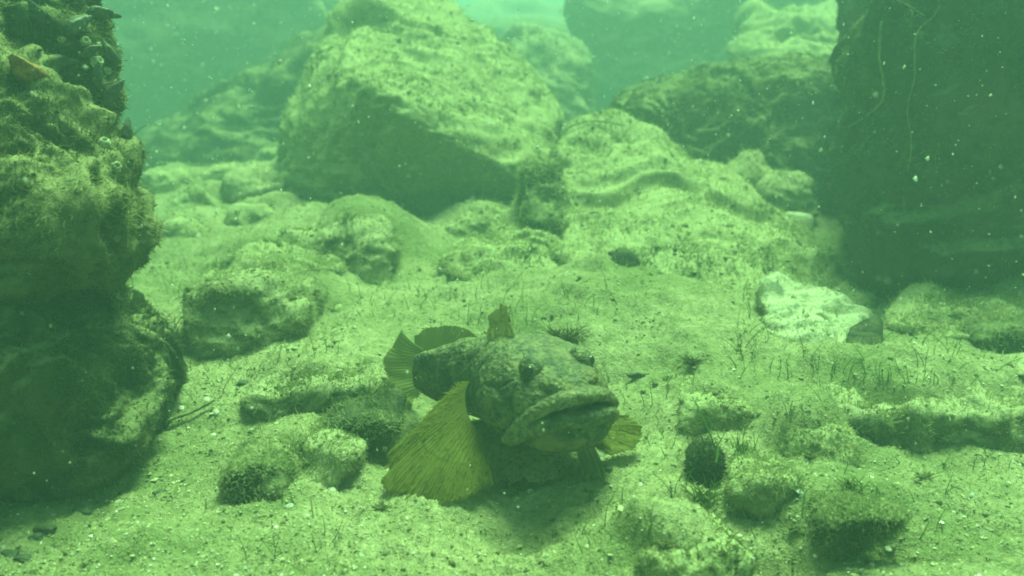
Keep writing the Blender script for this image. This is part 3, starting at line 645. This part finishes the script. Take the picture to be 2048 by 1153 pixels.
def fin_mat(name, a, bcol, spot, transp=0.25, stripes=1.0, sscale=350):
    m, nt, b, out = new_mat(name)
    at = nt.nodes.new("ShaderNodeAttribute"); at.attribute_name = "ray"
    s = math_(nt, 'ABSOLUTE', math_(nt, 'SINE', math_(nt, 'MULTIPLY', at.outputs["Fac"], math.pi)))
    tc = nt.nodes.new("ShaderNodeTexCoord"); o = tc.outputs["Object"]
    n1 = noise(nt, o, sscale, 4, 0.7, 0.5); n2 = noise(nt, o, 80, 3)
    c = mixc(nt, ramp(nt, s, [(0.25, stripes), (0.75, 0.0)]), a, bcol)
    c = mixc(nt, ramp(nt, n1, [(0.48, 0.0), (0.68, 0.7)]), c, spot)
    c = mixc(nt, ramp(nt, n2, [(0.45, 0.0), (0.7, 0.45)]), c, bcol)
    nt.links.new(c, b.inputs["Base Color"]); b.inputs["Roughness"].default_value = 0.65
    t = nt.nodes.new("ShaderNodeBsdfTranslucent"); nt.links.new(c, t.inputs[0]); tr = nt.nodes.new("ShaderNodeBsdfTransparent")
    m1 = nt.nodes.new("ShaderNodeMixShader"); m1.inputs[0].default_value = 0.68; nt.links.new(b.outputs[0], m1.inputs[1]); nt.links.new(t.outputs[0], m1.inputs[2])
    m2 = nt.nodes.new("ShaderNodeMixShader"); nt.links.new(math_(nt, 'MULTIPLY', s, transp), m2.inputs[0])
    nt.links.new(m1.outputs[0], m2.inputs[1]); nt.links.new(tr.outputs[0], m2.inputs[2]); nt.links.new(m2.outputs[0], out.inputs[0])
    bump(nt, b, s, 0.0006, 0.6)
    return m
M['skin'] = fish_mat()
M['fin_yellow'] = fin_mat("yellow_fin", (0.36, 0.34, 0.08), (0.45, 0.43, 0.12), (0.24, 0.26, 0.09), 0.28, 0.28, 240)
M['fin_mottled'] = fin_mat("mottled_fin", (0.60, 0.55, 0.30), (0.36, 0.36, 0.18), (0.09, 0.10, 0.05), 0.15, 0.35, 420)
M['fin_dusky'] = fin_mat("dusky_fin", (0.42, 0.43, 0.22), (0.26, 0.29, 0.15), (0.40, 0.36, 0.17), 0.22, 0.8, 160)

def fish():
    sn = P(1163, 830, .400); head = R(26)
    hx, hy = math.sin(head), -math.cos(head)
    root = empty("goby", (sn[0] - hx * .05, sn[1] - hy * .05, 0.012))
    tag(root, "mottled olive goby with a wide downturned mouth and yellow pectoral fins, resting on the silt", "fish")
    # spine: s -> world xy, local left direction
    S = np.linspace(-0.01, 0.125, 136); ang = head + R(46) * sstep(.040, .110, S)
    dx = -np.sin(ang); dy = np.cos(ang); ds = S[1] - S[0]
    X = np.concatenate([[0], np.cumsum(dx[:-1] * ds)]); Y = np.concatenate([[0], np.cumsum(dy[:-1] * ds)])
    i0 = np.argmin(np.abs(S)); X = X - X[i0] + sn[0]; Y = Y - Y[i0] + sn[1]
    def W(s, l, z):
        s = np.asarray(s, float); l = np.asarray(l, float)
        a = np.interp(s, S, ang); x = np.interp(s, S, X) + np.cos(a) * l; y = np.interp(s, S, Y) + np.sin(a) * l
        return np.stack([x, y, np.asarray(z, float) + 0 * x], -1)
    st = np.array([(.001, .005, .046, .034), (.003, .011, .0485, .030), (.008, .0185, .0515, .026), (.015, .0225, .0545, .0225), (.025, .0250, .0575, .0190), (.038, .0282, .0590, .017),
                   (.050, .0268, .0582, .0150), (.062, .0230, .0555, .0125), (.075, .0175, .0520, .0100), (.090, .0140, .0480, .0095), (.102, .0095, .0425, .0112), (.112, .0058, .0385, .0140), (.120, .0028, .035, .018)])
    V = []; Q = []; F = []; off = 0
    n = 70; m = 48
    ss = np.linspace(.001, .120, n)
    w = np.interp(ss, st[:, 0], st[:, 1]); zt = np.interp(ss, st[:, 0], st[:, 2]); zb = np.interp(ss, st[:, 0], st[:, 3])
    for i in range(n):
        a = np.linspace(0, 2 * math.pi, m, endpoint=False); c, s_ = np.cos(a), np.sin(a)
        l = w[i] * np.sign(c) * np.abs(c) ** .85; zc = zb[i] + (zt[i] - zb[i]) * .48
        z = np.where(s_ > 0, zc + (zt[i] - zc) * np.abs(s_) ** .95, zc - (zc - zb[i]) * np.abs(s_) ** .8)
        V.append(W(np.full(m, ss[i]), l, z))
    V = list(np.concatenate(V))
    for i in range(n - 1):
        for k in range(m): Q.append((i * m + k, i * m + (k + 1) % m, (i + 1) * m + (k + 1) % m, (i + 1) * m + k))
    caps = [tuple(range(m))[::-1], tuple(range((n - 1) * m, n * m))]
    faces = [tuple(q) for q in Q] + caps
    def add(Vn, Fn):
        o = len(V); V.extend(list(Vn)); faces.extend([tuple(int(i) + o for i in f) for f in Fn])
    IV, IF = ico(4)
    def ell(s, l, z, rs, rl, rz): add(W(s + IV[:, 0] * rs, l + IV[:, 1] * rl, z + IV[:, 2] * rz), IF)
    def lip(t, kind):
        t = np.asarray(t, float); l = .0242 * np.sin(1.35 * t) / math.sin(1.35); s = .019 * (1 - np.cos(1.35 * t)) / (1 - math.cos(1.35)) - .001
        if kind == 'u': z = .0475 - .0225 * np.abs(t) ** 2.0
        elif kind == 'l': z = .0385 - .0135 * np.abs(t) ** 2.2; s = s - .0016; l = l * .96
        else: z = .0432 - .0182 * np.abs(t) ** 2.1; s = s - .0005
        return s, l, z
    T = np.linspace(-1, 1, 41)
    for kind, r in (('u', .0034), ('l', .0038)):
        for t in T:
            s, l, z = lip(t, kind); rr = r * (1 - .35 * abs(t) ** 3)
            ell(float(s) + .0012, float(l), float(z), rr * 1.1, rr * 1.2, rr)
    ell(.013, 0, .0290, .0155, .0212, .0098)                   # lower jaw
    ell(.024, 0, .0260, .0180, .0205, .0085)                   # throat
    for sg in (-1, 1):
        ell(.036, .0190 * sg, .0345, .0175, .0108, .0130)      # cheek
        ell(.040, .0150 * sg, .0460, .0150, .0100, .0090)      # upper gill cover
        ell(.023, .0118 * sg, .0535, .0062, .0052, .0058)      # eye socket bulge
        ell(.012, .0085 * sg, .0500, .0060, .0050, .0035)      # nostril pads
    me = bpy.data.meshes.new("tmp"); me.from_pydata([tuple(v) for v in V], [], faces); me.update()
    ob = bpy.data.objects.new("tmp", me); scene.collection.objects.link(ob)
    md = ob.modifiers.new("r", 'REMESH'); md.mode = 'VOXEL'; md.voxel_size = .00052; md.adaptivity = 0
    sm = ob.modifiers.new("s", 'SMOOTH'); sm.factor = .5; sm.iterations = 7
    dg = bpy.context.evaluated_depsgraph_get(); ev = ob.evaluated_get(dg); em = bpy.data.meshes.new_from_object(ev)
    em.calc_loop_triangles()
    V = np.zeros(len(em.vertices) * 3); em.vertices.foreach_get("co", V); V = V.reshape(-1, 3)
    F = np.zeros(len(em.loop_triangles) * 3, dtype=np.int32); em.loop_triangles.foreach_get("vertices", F); F = F.reshape(-1, 3)
    bpy.data.objects.remove(ob); bpy.data.meshes.remove(me); bpy.data.meshes.remove(em)
    N = vnormals(V, F)
    # mouth slit carved between the lips
    t = np.linspace(-1.02, 1.02, 160); s, l, z = lip(t, 'm'); C = W(s, l, z)
    front = np.linalg.norm(V[:, :2] - W(.012, 0, 0)[:2], axis=1) < .04
    dist = np.full(len(V), 1.0); idx = np.where(front)[0]
    for k in range(0, len(idx), 4000):
        j = idx[k:k + 4000]; dist[j] = np.sqrt(((V[j][:, None, :] - C[None]) ** 2).sum(2)).min(1)
    # carve along the body axis (backwards into the head)
    V = V + (np.exp(-(dist / .0017) ** 2) * .0042)[:, None] * np.array([-hx, -hy, -.15])
    # pre-opercle / opercle grooves and wrinkles as low relief
    def groove(pts, width, depth):
        nonlocal V
        C = W(*[np.array(c, float) for c in zip(*spline(pts, 80))]); d = np.sqrt(((V[:, None, :] - C[None, ::2]) ** 2).sum(2)).min(1)
        g = np.exp(-(d / width) ** 2); V = V - N * (g * depth)[:, None]; return g
    dark = np.exp(-(dist / .0016) ** 2)
    gr = np.zeros(len(V))
    for sg in (-1, 1):
        gr = np.maximum(gr, groove([(.050, .0200 * sg, .053), (.053, .0245 * sg, .045), (.053, .0245 * sg, .034), (.048, .0220 * sg, .023), (.040, .0150 * sg, .018)], .0014, .0013))
        gr = np.maximum(gr, groove([(.024, .0200 * sg, .049), (.029, .0250 * sg, .0455), (.038, .0275 * sg, .0445), (.046, .0262 * sg, .046)], .0010, .0011))
        gr = np.maximum(gr, groove([(.021, .0205 * sg, .048), (.020, .0225 * sg, .041), (.022, .0225 * sg, .033), (.026, .0210 * sg, .026)], .0011, .0012))
        gr = np.maximum(gr, groove([(.026, .0235 * sg, .0330), (.034, .0275 * sg, .0300), (.043, .0260 * sg, .0300)], .0008, .0006))
    dark = np.maximum(dark, gr * .8)  # carved grooves also get painted shade, following their depth
    lp = np.zeros(len(V)); s, l, z = lip(t, 'u'); C = W(s - .001, l, z + .001); 
    for k in range(0, len(idx), 4000):
        j = idx[k:k + 4000]; dd = np.sqrt(((V[j][:, None, :] - C[None]) ** 2).sum(2)).min(1); lp[j] = np.exp(-(dd / .0026) ** 2)
    q = V - W(.05, 0, 0); V = V + N * (.0007 * fbm(q, 110, 3, 5) + .00045 * ridged(q, 260, 3, 8) + .00012 * vnoise(q * 1400, 4))[:, None]
    mk("body", V, F, M['skin'], parent=root, attr={"dark": dark, "pale": lp})
    # eyes
    em_, nt, b, out = new_mat("eye_iris"); b.inputs["Roughness"].default_value = .25; b.inputs["Specular IOR Level"].default_value = .6
    tc = nt.nodes.new("ShaderNodeTexCoord"); nt.links.new(ramp(nt, noise(nt, tc.outputs["Object"], 900, 3), [(.4, (.08, .09, .045)), (.6, (.20, .18, .08))]), b.inputs["Base Color"])
    pm_, nt, b, out = new_mat("eye_pupil"); b.inputs["Roughness"].default_value = .08; b.inputs["Specular IOR Level"].default_value = .8
    tc = nt.nodes.new("ShaderNodeTexCoord"); nt.links.new(ramp(nt, noise(nt, tc.outputs["Object"], 400, 2), [(.4, (.006, .009, .007)), (.6, (.012, .016, .012))]), b.inputs["Base Color"])
    for sg in (-1, 1):
        c = W(.0205, .0128 * sg, .0538); ir, F3 = ico(3)
        e = mk("eye", c + ir * .0040, F3, em_, parent=root)
        a = head
        d = np.array([math.cos(a) * sg * .80 + hx * .62, math.sin(a) * sg * .80 + hy * .62, .28]); d /= np.linalg.norm(d)
        Vp = ir * .0022; Vp = Vp - d * (Vp @ d)[:, None] * .35
        pu = mk("pupil", c + d * .0033 + Vp, F3, pm_, parent=root)
        pl = pu; pl.parent = e; pl.location = (0, 0, 0)
    # fins
    def fan(name, base, tips, rays, mat, ruffle=.0006, nv=26, curl=0.0, scallop=.04, label=None, sub=5, ragged=.02, hairy=0):
        nu = rays * sub + 1
        Bp = spline(PL(base), nu); Tp = spline(PL(tips), nu)
        u = np.linspace(0, 1, nu); v = np.linspace(0, 1, nv)
        ray = np.abs(np.sin(u * rays * math.pi))
        Vv = []
        for j, vv in enumerate(v):
            ext = vv * (1 + scallop * (1 - ray) * vv * vv + .03 * vnoise(np.stack([u * 9, u * 0 + 3.3, u * 0], 1), 5) * vv)
            ext = ext + vv ** 3 * ragged * vnoise(np.stack([u * rays * 1.7, u * 0 + 7.1, u * 0], 1), 9)
            Pp = Bp + (Tp - Bp) * ext[:, None]; Vv.append(Pp)
        Vv = np.stack(Vv, 0)
        tu = np.gradient(Vv, axis=1); tv = np.gradient(Vv, axis=0); nn = np.cross(tu, tv); nn /= np.linalg.norm(nn, axis=2)[:, :, None] + 1e-12
        wv = (v[:, None] * (.5 + v[:, None]))
        off = ruffle * (1 - ray)[None, :] * (0.3 + wv) + 3 * ruffle * wv * np.sin(u * 7 + 1)[None, :] + 1.6 * ruffle * wv * np.sin(u * 23 + v[:, None] * 3) + curl * wv ** 2 * 1.0
        Vv = Vv + nn * off[:, :, None]
        i = np.arange(nv - 1)[:, None] * nu + np.arange(nu - 1)[None, :]; i = i.ravel()
        Qq = np.stack([i, i + 1, i + nu + 1, i + nu], 1)
        o = mk(name, Vv.reshape(-1, 3), None, M[mat], parent=root, Q=Qq, attr={"ray": (np.tile(u + .012 * vnoise(np.stack([u * 11, u * 0, u * 0], 1), 31), nv) * rays * np.where(np.repeat(v, nu) > .55, 2, 1)).astype(float)})
        if hairy:
            jj = rng.integers(2, nv - 2, hairy); ii = rng.integers(0, nu, hairy); b0 = Vv[jj, ii]; dr = (Tp - Bp)[ii]; dr /= np.linalg.norm(dr, axis=1)[:, None]
            Vb, Fb, Ab = blades(b0 + nn[jj, ii] * .0002 * rng.normal(size=(hairy, 1)), dr, .0018 * rng.gamma(3, .33, hairy), np.full(hairy, .00012), spread=.2)
            bm = bmesh.new(); bm.from_mesh(o.data); lay = bm.verts.layers.float.get('ray'); bv = [bm.verts.new(tuple(q - np.array(root.location))) for q in Vb]
            for q, a_ in zip(bv, Ab): q[lay] = 0.35 + 0.3 * float(a_)
            for f in Fb: bm.faces.new([bv[int(t_)] for t_ in f])
            bm.to_mesh(o.data); bm.free()
        sd = o.modifiers.new("thickness", 'SOLIDIFY'); sd.thickness = .00035; sd.offset = 0
        if label: o["label"] = label
        return o
    fan("dorsal_fin", [(974, 697, .452), (1003, 700, .447), (1036, 697, .440)], [(980, 652, .452), (986, 625, .452), (1000, 609, .449), (1018, 622, .446), (1028, 652, .443)], 6, 'fin_mottled', .0005, label="tall pointed front dorsal fin with dark flecks")
    fan("dorsal_fin", [(830, 706, .500), (880, 705, .488), (972, 703, .456)], [(833, 672, .502), (862, 656, .498), (900, 651, .485), (940, 662, .472), (968, 688, .458)], 22, 'fin_dusky', .0003, scallop=.02, label="long low rear dorsal fin, dusky and finely rayed")
    fan("tail_fin", [(848, 700, .492), (842, 735, .492), (856, 780, .490)], [(786, 664, .505), (765, 700, .512), (757, 738, .515), (770, 772, .512), (805, 806, .500)], 22, 'fin_dusky', .0004, scallop=.02, curl=.002)
    fan("pectoral_fin", [(938, 764, .438), (930, 795, .434), (940, 840, .428), (975, 885, .424)], [(898, 765, .446), (846, 812, .430), (800, 866, .414), (774, 920, .404), (784, 962, .397), (842, 982, .393), (915, 972, .396), (978, 935, .404)], 34, 'fin_yellow', .00028, nv=44, curl=.003, scallop=.015, sub=4, ragged=.06, hairy=1500)
    fan("pectoral_fin", [(1192, 835, .440), (1186, 860, .436), (1178, 885, .432)], [(1255, 835, .446), (1283, 866, .440), (1262, 896, .430), (1215, 915, .424)], 12, 'fin_yellow', .0003, hairy=400)
    fan("pelvic_fin", [(1150, 893, .425), (1185, 885, .428)], [(1168, 948, .412), (1190, 957, .411), (1216, 946, .414)], 5, 'fin_dusky', .0005)
    fan("pelvic_fin", [(985, 885, .440), (1040, 900, .432), (1100, 895, .430)], [(962, 930, .428), (1010, 962, .418), (1060, 965, .414), (1120, 945, .418)], 9, 'fin_mottled', .0007)
fish()


# ------------------------------------------------------------------ small life and debris
from mathutils.bvhtree import BVHTree
_bvh = {}
def surf(o, px, py):
    """point and normal where the sight line of a photo pixel meets object o"""
    if o.name not in _bvh:
        me = o.data; mw = o.matrix_basis
        _bvh[o.name] = BVHTree.FromPolygons([mw @ v.co for v in me.vertices], [tuple(p.vertices) for p in me.polygons if p.material_index == 0])
    a = P(px, py, 1.0); d = Vector(a - CAMP).normalized(); h = _bvh[o.name].ray_cast(Vector(CAMP), d)
    if h[0] is None: return None
    return np.array(h[0]), np.array(h[1])
def by_label(t):
    for o in scene.objects:
        if t in str(o.get("label", "")): return o
    raise KeyError(t)
def frame(n, spin=0.0):
    n = np.array(n, float); n /= np.linalg.norm(n); a = np.cross(n, [0.3, 0.2, 1.0]); a /= np.linalg.norm(a); b = np.cross(n, a)
    c, s_ = math.cos(spin), math.sin(spin); return a * c + b * s_, -a * s_ + b * c, n
def shell_mat(name, a, b_, scale, rough=.5):
    m, nt, b, out = new_mat(name); tc = nt.nodes.new("ShaderNodeTexCoord"); f = noise(nt, tc.outputs["Object"], scale, 4, .7)
    nt.links.new(ramp(nt, f, [(.4, a), (.62, b_)]), b.inputs["Base Color"]); b.inputs["Roughness"].default_value = rough; b.inputs["Specular IOR Level"].default_value = .4
    bump(nt, b, f, .0006, .7); return m
M['mussel'] = shell_mat("dark_mussel_shell", (0.02, 0.025, 0.02), (0.08, 0.085, 0.04), 400)
M['orange'] = shell_mat("orange_brown_sponge", (0.13, 0.06, 0.02), (0.38, 0.18, 0.04), 200, .7)
M['white'] = shell_mat("white_shell", (0.36, 0.36, 0.27), (0.74, 0.72, 0.64), 700)
M['barnacle'] = shell_mat("pale_barnacle", (0.30, 0.29, 0.18), (0.60, 0.57, 0.40), 600, .8)
M['threads'] = shell_mat("silted_thread", (0.11, 0.12, 0.055), (0.26, 0.25, 0.13), 300, .9)
M['stone_dark'] = shell_mat("bare_dark_pebble", (0.03, 0.04, 0.028), (0.10, 0.11, 0.06), 300, .8)

def mussel(o, px, py, L, spin, tilt, label, mat='mussel', group="mussels on the crusted rock", name="mussel", fat=.30, lift=.24):
    L *= 1.35
    h = surf(o, px, py)
    if h is None: return
    p, n = h; n = n + tilt * np.array([0.2, -0.6, 0.1]); a, b, c = frame(n, spin)
    IV, IF = ico(4)
    u = IV[:, 0]; taper = (0.62 + 0.38 * u) ** 0.8
    V = np.stack([u * .5, IV[:, 1] * .27 * taper, IV[:, 2] * fat * taper * (1 - .25 * np.abs(IV[:, 1]))], 1)
    ring = .012 * np.sin((u + .15 * IV[:, 1] ** 2) * 26)
    V[:, 2] += ring * np.sign(V[:, 2]) + .03 * vnoise(V * 7, 3)
    V[:, 1] += .06 * (u ** 2) + .02 * vnoise(V * 6, 9)
    V *= L
    Wd = p + V[:, :1] * a + V[:, 1:2] * b + (V[:, 2:] + L * lift) * c
    tag(mk(name, Wd, IF, M[mat]), label, name.replace("_", " "), group)
def barnacle(o, px, py, r, label):
    h = surf(o, px, py)
    if h is None: return
    p, n = h; a, b, c = frame(n, px)
    nk = 14; prof = [(1.0, -.2), (.92, .25), (.72, .7), (.55, .95), (.42, .92), (.34, .45), (.0, .35)]
    V = []; Q = []
    for (rr, hh) in prof:
        for k in range(nk):
            an = 2 * math.pi * k / nk; w = 1 + .10 * math.cos(an * 6) + .06 * random.uniform(-1, 1)
            V.append(p + (a * math.cos(an) + b * math.sin(an)) * rr * r * w + c * hh * r * 1.1)
    for i in range(len(prof) - 1):
        for k in range(nk): Q.append((i * nk + k, i * nk + (k + 1) % nk, (i + 1) * nk + (k + 1) % nk, (i + 1) * nk + k))
    tag(mk("barnacle", V, None, M['barnacle'], Q=Q), label, "barnacle", "barnacles on the left rocks")
crust = by_label("crusted with mussels"); shag = by_label("brown shaggy boulder")
for (px, py, L, sp, tl, lab) in [
    (215, 178, .0125, 1.3, .2, "large smooth dark mussel at the lower right rim of the crusted rock"),
    (205, 40, .012, .3, .4, "silted mussel standing out at the top right rim of the crusted rock"),
    (212, 112, .010, 2.2, .3, "brownish mussel poking out at the middle of the crusted rock's right rim"),
    (150, 60, .014, 1.0, .0, "broad dark mussel on the upper face of the crusted rock"),
    (120, 130, .012, .4, .1, "dark mussel low on the shaded face of the crusted rock"),
    (185, 150, .010, 1.8, .1, "small dark mussel just left of the large smooth one"),
    (60, 30, .012, 2.6, .0, "half hidden dark mussel near the top left corner"),
    (175, 95, .009, .9, .3, "small silted mussel between two pale barnacles on the crusted rock")]:
    mussel(crust, px, py, L, sp, tl, lab)
mussel(shag, 30, 150, .019, 2.75, .3, "rounded orange-brown sponge on the shaggy boulder at the left edge", 'orange', None, "sponge", .42, .26)
mussel(shag, 246, 262, .0095, 1.6, .2, "thin dark mussel edge-on at the shaggy boulder's right rim", 'mussel', None, "mussel", .2)
for (o, px, py, r, lab) in [(crust, 170, 84, .0026, "pale barnacle on the upper part of the crusted rock's rim"), (crust, 195, 92, .0020, "small pale barnacle right at the crusted rock's rim"),
    (crust, 192, 126, .0032, "widest pale barnacle, midway down the crusted rock's rim"), (crust, 125, 80, .0022, "lone pale barnacle on the dark face of the crusted rock"),
    (crust, 212, 142, .0022, "pale barnacle just above the large smooth mussel"), (shag, 208, 290, .0030, "round cream barnacle on the right shoulder of the shaggy boulder"),
    (shag, 232, 335, .0026, "chalky barnacle below the round cream one"), (shag, 120, 60, .0022, "pale barnacle on the crest of the shaggy boulder")]:
    barnacle(o, px, py, r, lab)

def clam(px, py, r, tilt, label, mat='white', group="shell bits on the silt"):
    g = G(px, py); a, b, c = frame([random.uniform(-.3, .3), -tilt, 1.0], random.uniform(0, 6))
    nk, nr = 22, 6; V = []; Q = []
    for i in range(nr + 1):
        t = i / nr
        for k in range(nk):
            an = 2 * math.pi * k / nk; rr = r * math.sin(t * 1.35) * (1 + .07 * math.cos(an * 11) * t) * (1 - .22 * math.cos(an))
            V.append(g + c * (r * .32 * math.cos(t * 1.45) - .0001) + (a * math.cos(an) + b * .85 * math.sin(an)) * rr)
    for i in range(nr):
        for k in range(nk): Q.append((i * nk + k, i * nk + (k + 1) % nk, (i + 1) * nk + (k + 1) % nk, (i + 1) * nk + k))
    o = mk("shell", V, None, M[mat], Q=Q); sd = o.modifiers.new("thickness", 'SOLIDIFY'); sd.thickness = .0003
    tag(o, label, "shell", group)
for (px, py, r, t, lab) in [(660, 985, .0034, .5, "largest white shell, cupped on the silt right of the round brown cobble"), (692, 983, .0014, .2, "tiny white shell bit just right of the largest white shell"),
    (580, 1012, .0016, .3, "white shell chip in front of the round brown cobble"), (614, 1034, .0013, .1, "small white chip nearer the camera than the cobble's chip"),
    (432, 826, .0018, .6, "pale shell half on edge beside the dark lower left boulder"), (362, 815, .0016, .4, "bluish white shell tucked against the dark lower left boulder"),
    (412, 800, .0020, .4, "small shell bit behind the pale half-on-edge shell"), (745, 862, .0020, .4, "pale bit under the slotted flat stone"),
    (1060, 985, .0014, .3, "tiny shell chip in the goby's shadow"), (1600, 985, .0018, .3, "shell chip in front of the low shaggy stone"), (1775, 1095, .0016, .3, "white chip by the dark overhung stone"),
    (1280, 970, .0013, .3, "tiny chip on the silt right of the pelvic fin")]:
    clam(px, py, r, t, lab)

def pebble(px, py, r, label, seed, mat='stone_dark', group="dark pebbles on the silt"):
    g = G(px, py); IV, IF = ico(3); sc = np.array([1.0, .8, .62]) * (1 + .2 * np.array([vnoise(np.array([[seed * 1.7, k, .5]]), 3)[0] for k in range(3)]))
    V = IV * sc * np.array([1.25, 1, .7]) * (1 + .6 * fbm(IV * 1.0, 1.1, 2, seed))[:, None] * r + g + np.array([0, 0, r * .1])
    tag(mk("pebble", V, IF, M[mat]), label, "pebble", group)
for i, (px, py, r, lab) in enumerate([(92, 1060, .0034, "largest of the dark pebbles at the bottom left"), (72, 1078, .0026, "dark pebble directly below the largest bottom left one"), (22, 1108, .0030, "dark pebble in the extreme bottom left corner"),
    (112, 1095, .0022, "small dark pebble lowest in the bottom left cluster"), (165, 1022, .0030, "flat dark pebble at the edge of the lower left boulder's shade"), (45, 1118, .0026, "dark pebble second from the bottom left corner"),
    (245, 985, .0018, "tiny dark pebble on the lit silt below the dark boulder"), (510, 868, .0024, "greenish pebble on the silt above the round brown cobble"), (485, 768, .0036, "dark pebble at the left tip of the wide buried stone"),
    (1275, 752, .0034, "smooth teal-grey pebble on the silt right of the goby's head"), (1192, 940, .0050, "dark pebble beneath the goby's pelvic fin tip"), (320, 985, .0022, "dark chip between the dark boulder and the brown cobble")]):
    pebble(px, py, r, lab, 200 + i)

def thread(name, ctrl, r0, r1, label, cat="algae", mat='threads', group=None, wob=.1):
    V, Q = strand_verts(spline(ctrl, 40), r0, r1, 6, wob); tag(mk(name, V, None, M[mat], Q=Q, attr={"rnd": np.full(len(V), .6)}), label, cat, group)
edark = by_label("darkest boulder")
def wall(pts, off=.004):
    out = []
    for (px, py) in pts:
        h = surf(edark, px, py); out.append(h[0] + h[1] * off if h else P(px, py, .66))
    return out
thread("hanging_strand", wall([(1885, 2), (1860, 40), (1838, 75), (1828, 150), (1822, 220), (1828, 300), (1815, 400), (1822, 470)]), .0006, .0003, "longest pale silted strand hanging down the darkest boulder", group="strands on the darkest boulder", wob=.35)
thread("hanging_strand", wall([(1780, 2), (1810, 15), (1845, 38)]), .0005, .0004, "thin strand slanting to the longest one at the top of the darkest boulder", group="strands on the darkest boulder")
thread("hanging_strand", wall([(1770, 40), (1765, 110), (1775, 180), (1750, 230), (1700, 250)]), .0010, .0005, "short pale strand left of the longest one", group="strands on the darkest boulder", wob=.3)
thread("algae_thread", [P(1108, 300, .93), P(1120, 272, .93), P(1150, 250, .93), P(1195, 243, .93), P(1250, 252, .92)], .0008, .0006, "long curved thread arching over the silted mound's hump")
thread("algae_thread", [P(1195, 240, .93), P(1188, 226, .93), P(1176, 222, .93)], .0005, .0003, "short curled thread above the silted mound's hump")
thread("algae_thread", [G(1432, 925) + np.array([0, 0, .002]), P(1428, 890, .425), P(1412, 850, .427), P(1398, 818, .43), P(1385, 795, .432)], .0005, .0003, "long bent yellow-green thread rising from the black pebble", mat='strand')
thread("algae_thread", [P(1432, 925, .405), P(1436, 895, .41), P(1430, 880, .412)], .0005, .0003, "short green thread in front of the black pebble", mat='strand')
thread("fallen_stick", [P(318, 326, 1.22), P(360, 329, 1.21), P(410, 331, 1.2), P(470, 331, 1.2)], .0022, .0012, "pale thin stick lying far off at the foot of the shaded boulder", cat="stick")
thread("fallen_stick", [G(330, 862) + np.array([0, 0, .004]), G(348, 848) + np.array([0, 0, .003]), G(385, 836) + np.array([0, 0, .003]), G(430, 812) + np.array([0, 0, .003])], .0010, .0007, "short pale twig lying against the dark lower left boulder", cat="stick")

def tuft(px, py, n, L, label, mat, spread=.5, z=0.0, on=None, group=None):
    h = surf(on, px, py) if on else None
    g = h[0] if h else G(px, py)
    Vs, Qs, As, off = [], [], [], 0
    for _ in range(n):
        b = g + np.array([random.gauss(0, L * .22), random.gauss(0, L * .22), 0]); l = L * random.uniform(.5, 1.1)
        d = np.array([random.gauss(0, spread), random.gauss(0, spread), 1.0]); k = np.array([random.gauss(0, .4), random.gauss(0, .4), -.2])
        V, Q = strand_verts([b + d * l * t + k * l * t * t for t in np.linspace(-.1, 1, 6)], .00032, .00014, 3)
        Vs.append(V); Qs.append(Q + off); As.append(np.full(len(V), random.random())); off += len(V)
    tag(mk("algae_tuft", np.concatenate(Vs), None, M[mat], Q=np.concatenate(Qs), attr={"rnd": np.concatenate(As)}), label, "algae", group)
tuft(1140, 688, 90, .011, "bushy brown algae tuft just behind the goby's head", 'fuzz_shag')
tuft(1112, 672, 50, .007, "smaller brown tuft left of the bushy one behind the goby", 'fuzz_shag', .8)
tuft(1385, 730, 110, .0045, "reddish brown low tuft in the hollow right of the goby", 'fuzz_shag', .9)
tuft(352, 705, 60, .030, "tall wispy dark green tuft beside the dark lower left boulder", 'fuzz_dark', .18)
tuft(1480, 905, 30, .007, "short green tuft left of the pale smooth cobble", 'strand')
tuft(1405, 1005, 40, .010, "pale green tuft in the open silt at lower right", 'strand')
tuft(1700, 975, 22, .006, "green tuft in front of the pale smooth cobble", 'strand')
tuft(1770, 1050, 40, .006, "green tuft on the dark overhung stone's lip", 'strand')
tuft(1515, 935, 30, .009, "yellow-green tuft at the foot of the pale smooth cobble", 'strand')
for (px, py, lab) in [(1330, 1110, "grey-brown tuft on the crusted lump at the bottom edge"), (1450, 1085, "grey-brown tuft between the crusted lump and the bottom hollow"), (1590, 1060, "grey-brown tuft on the rise between the two bottom hollows"),
                      (1500, 1130, "grey-brown tuft deepest in the bottom hollow"), (1850, 960, "grey-brown tuft below the long low ridge"), (760, 1020, "short brown tuft before the big pectoral fin"), (1620, 915, "brown tuft against the pale smooth cobble's left side")]:
    tuft(px, py, 45, .0035, lab, 'fuzz', .8, group="small tufts in the foreground silt")
tuft(975, 410, 50, .016, "spiky tuft rising behind the small silt-topped stone", 'fuzz')
tuft(690, 445, 40, .012, "spiky tuft on the crown of the squarish stone", 'fuzz', .6, on=by_label("squarish stone"))
tuft(1100, 345, 60, .010, "curly tuft on top of the dark upright stone", 'fuzz', .8, on=by_label("dark upright stone"))
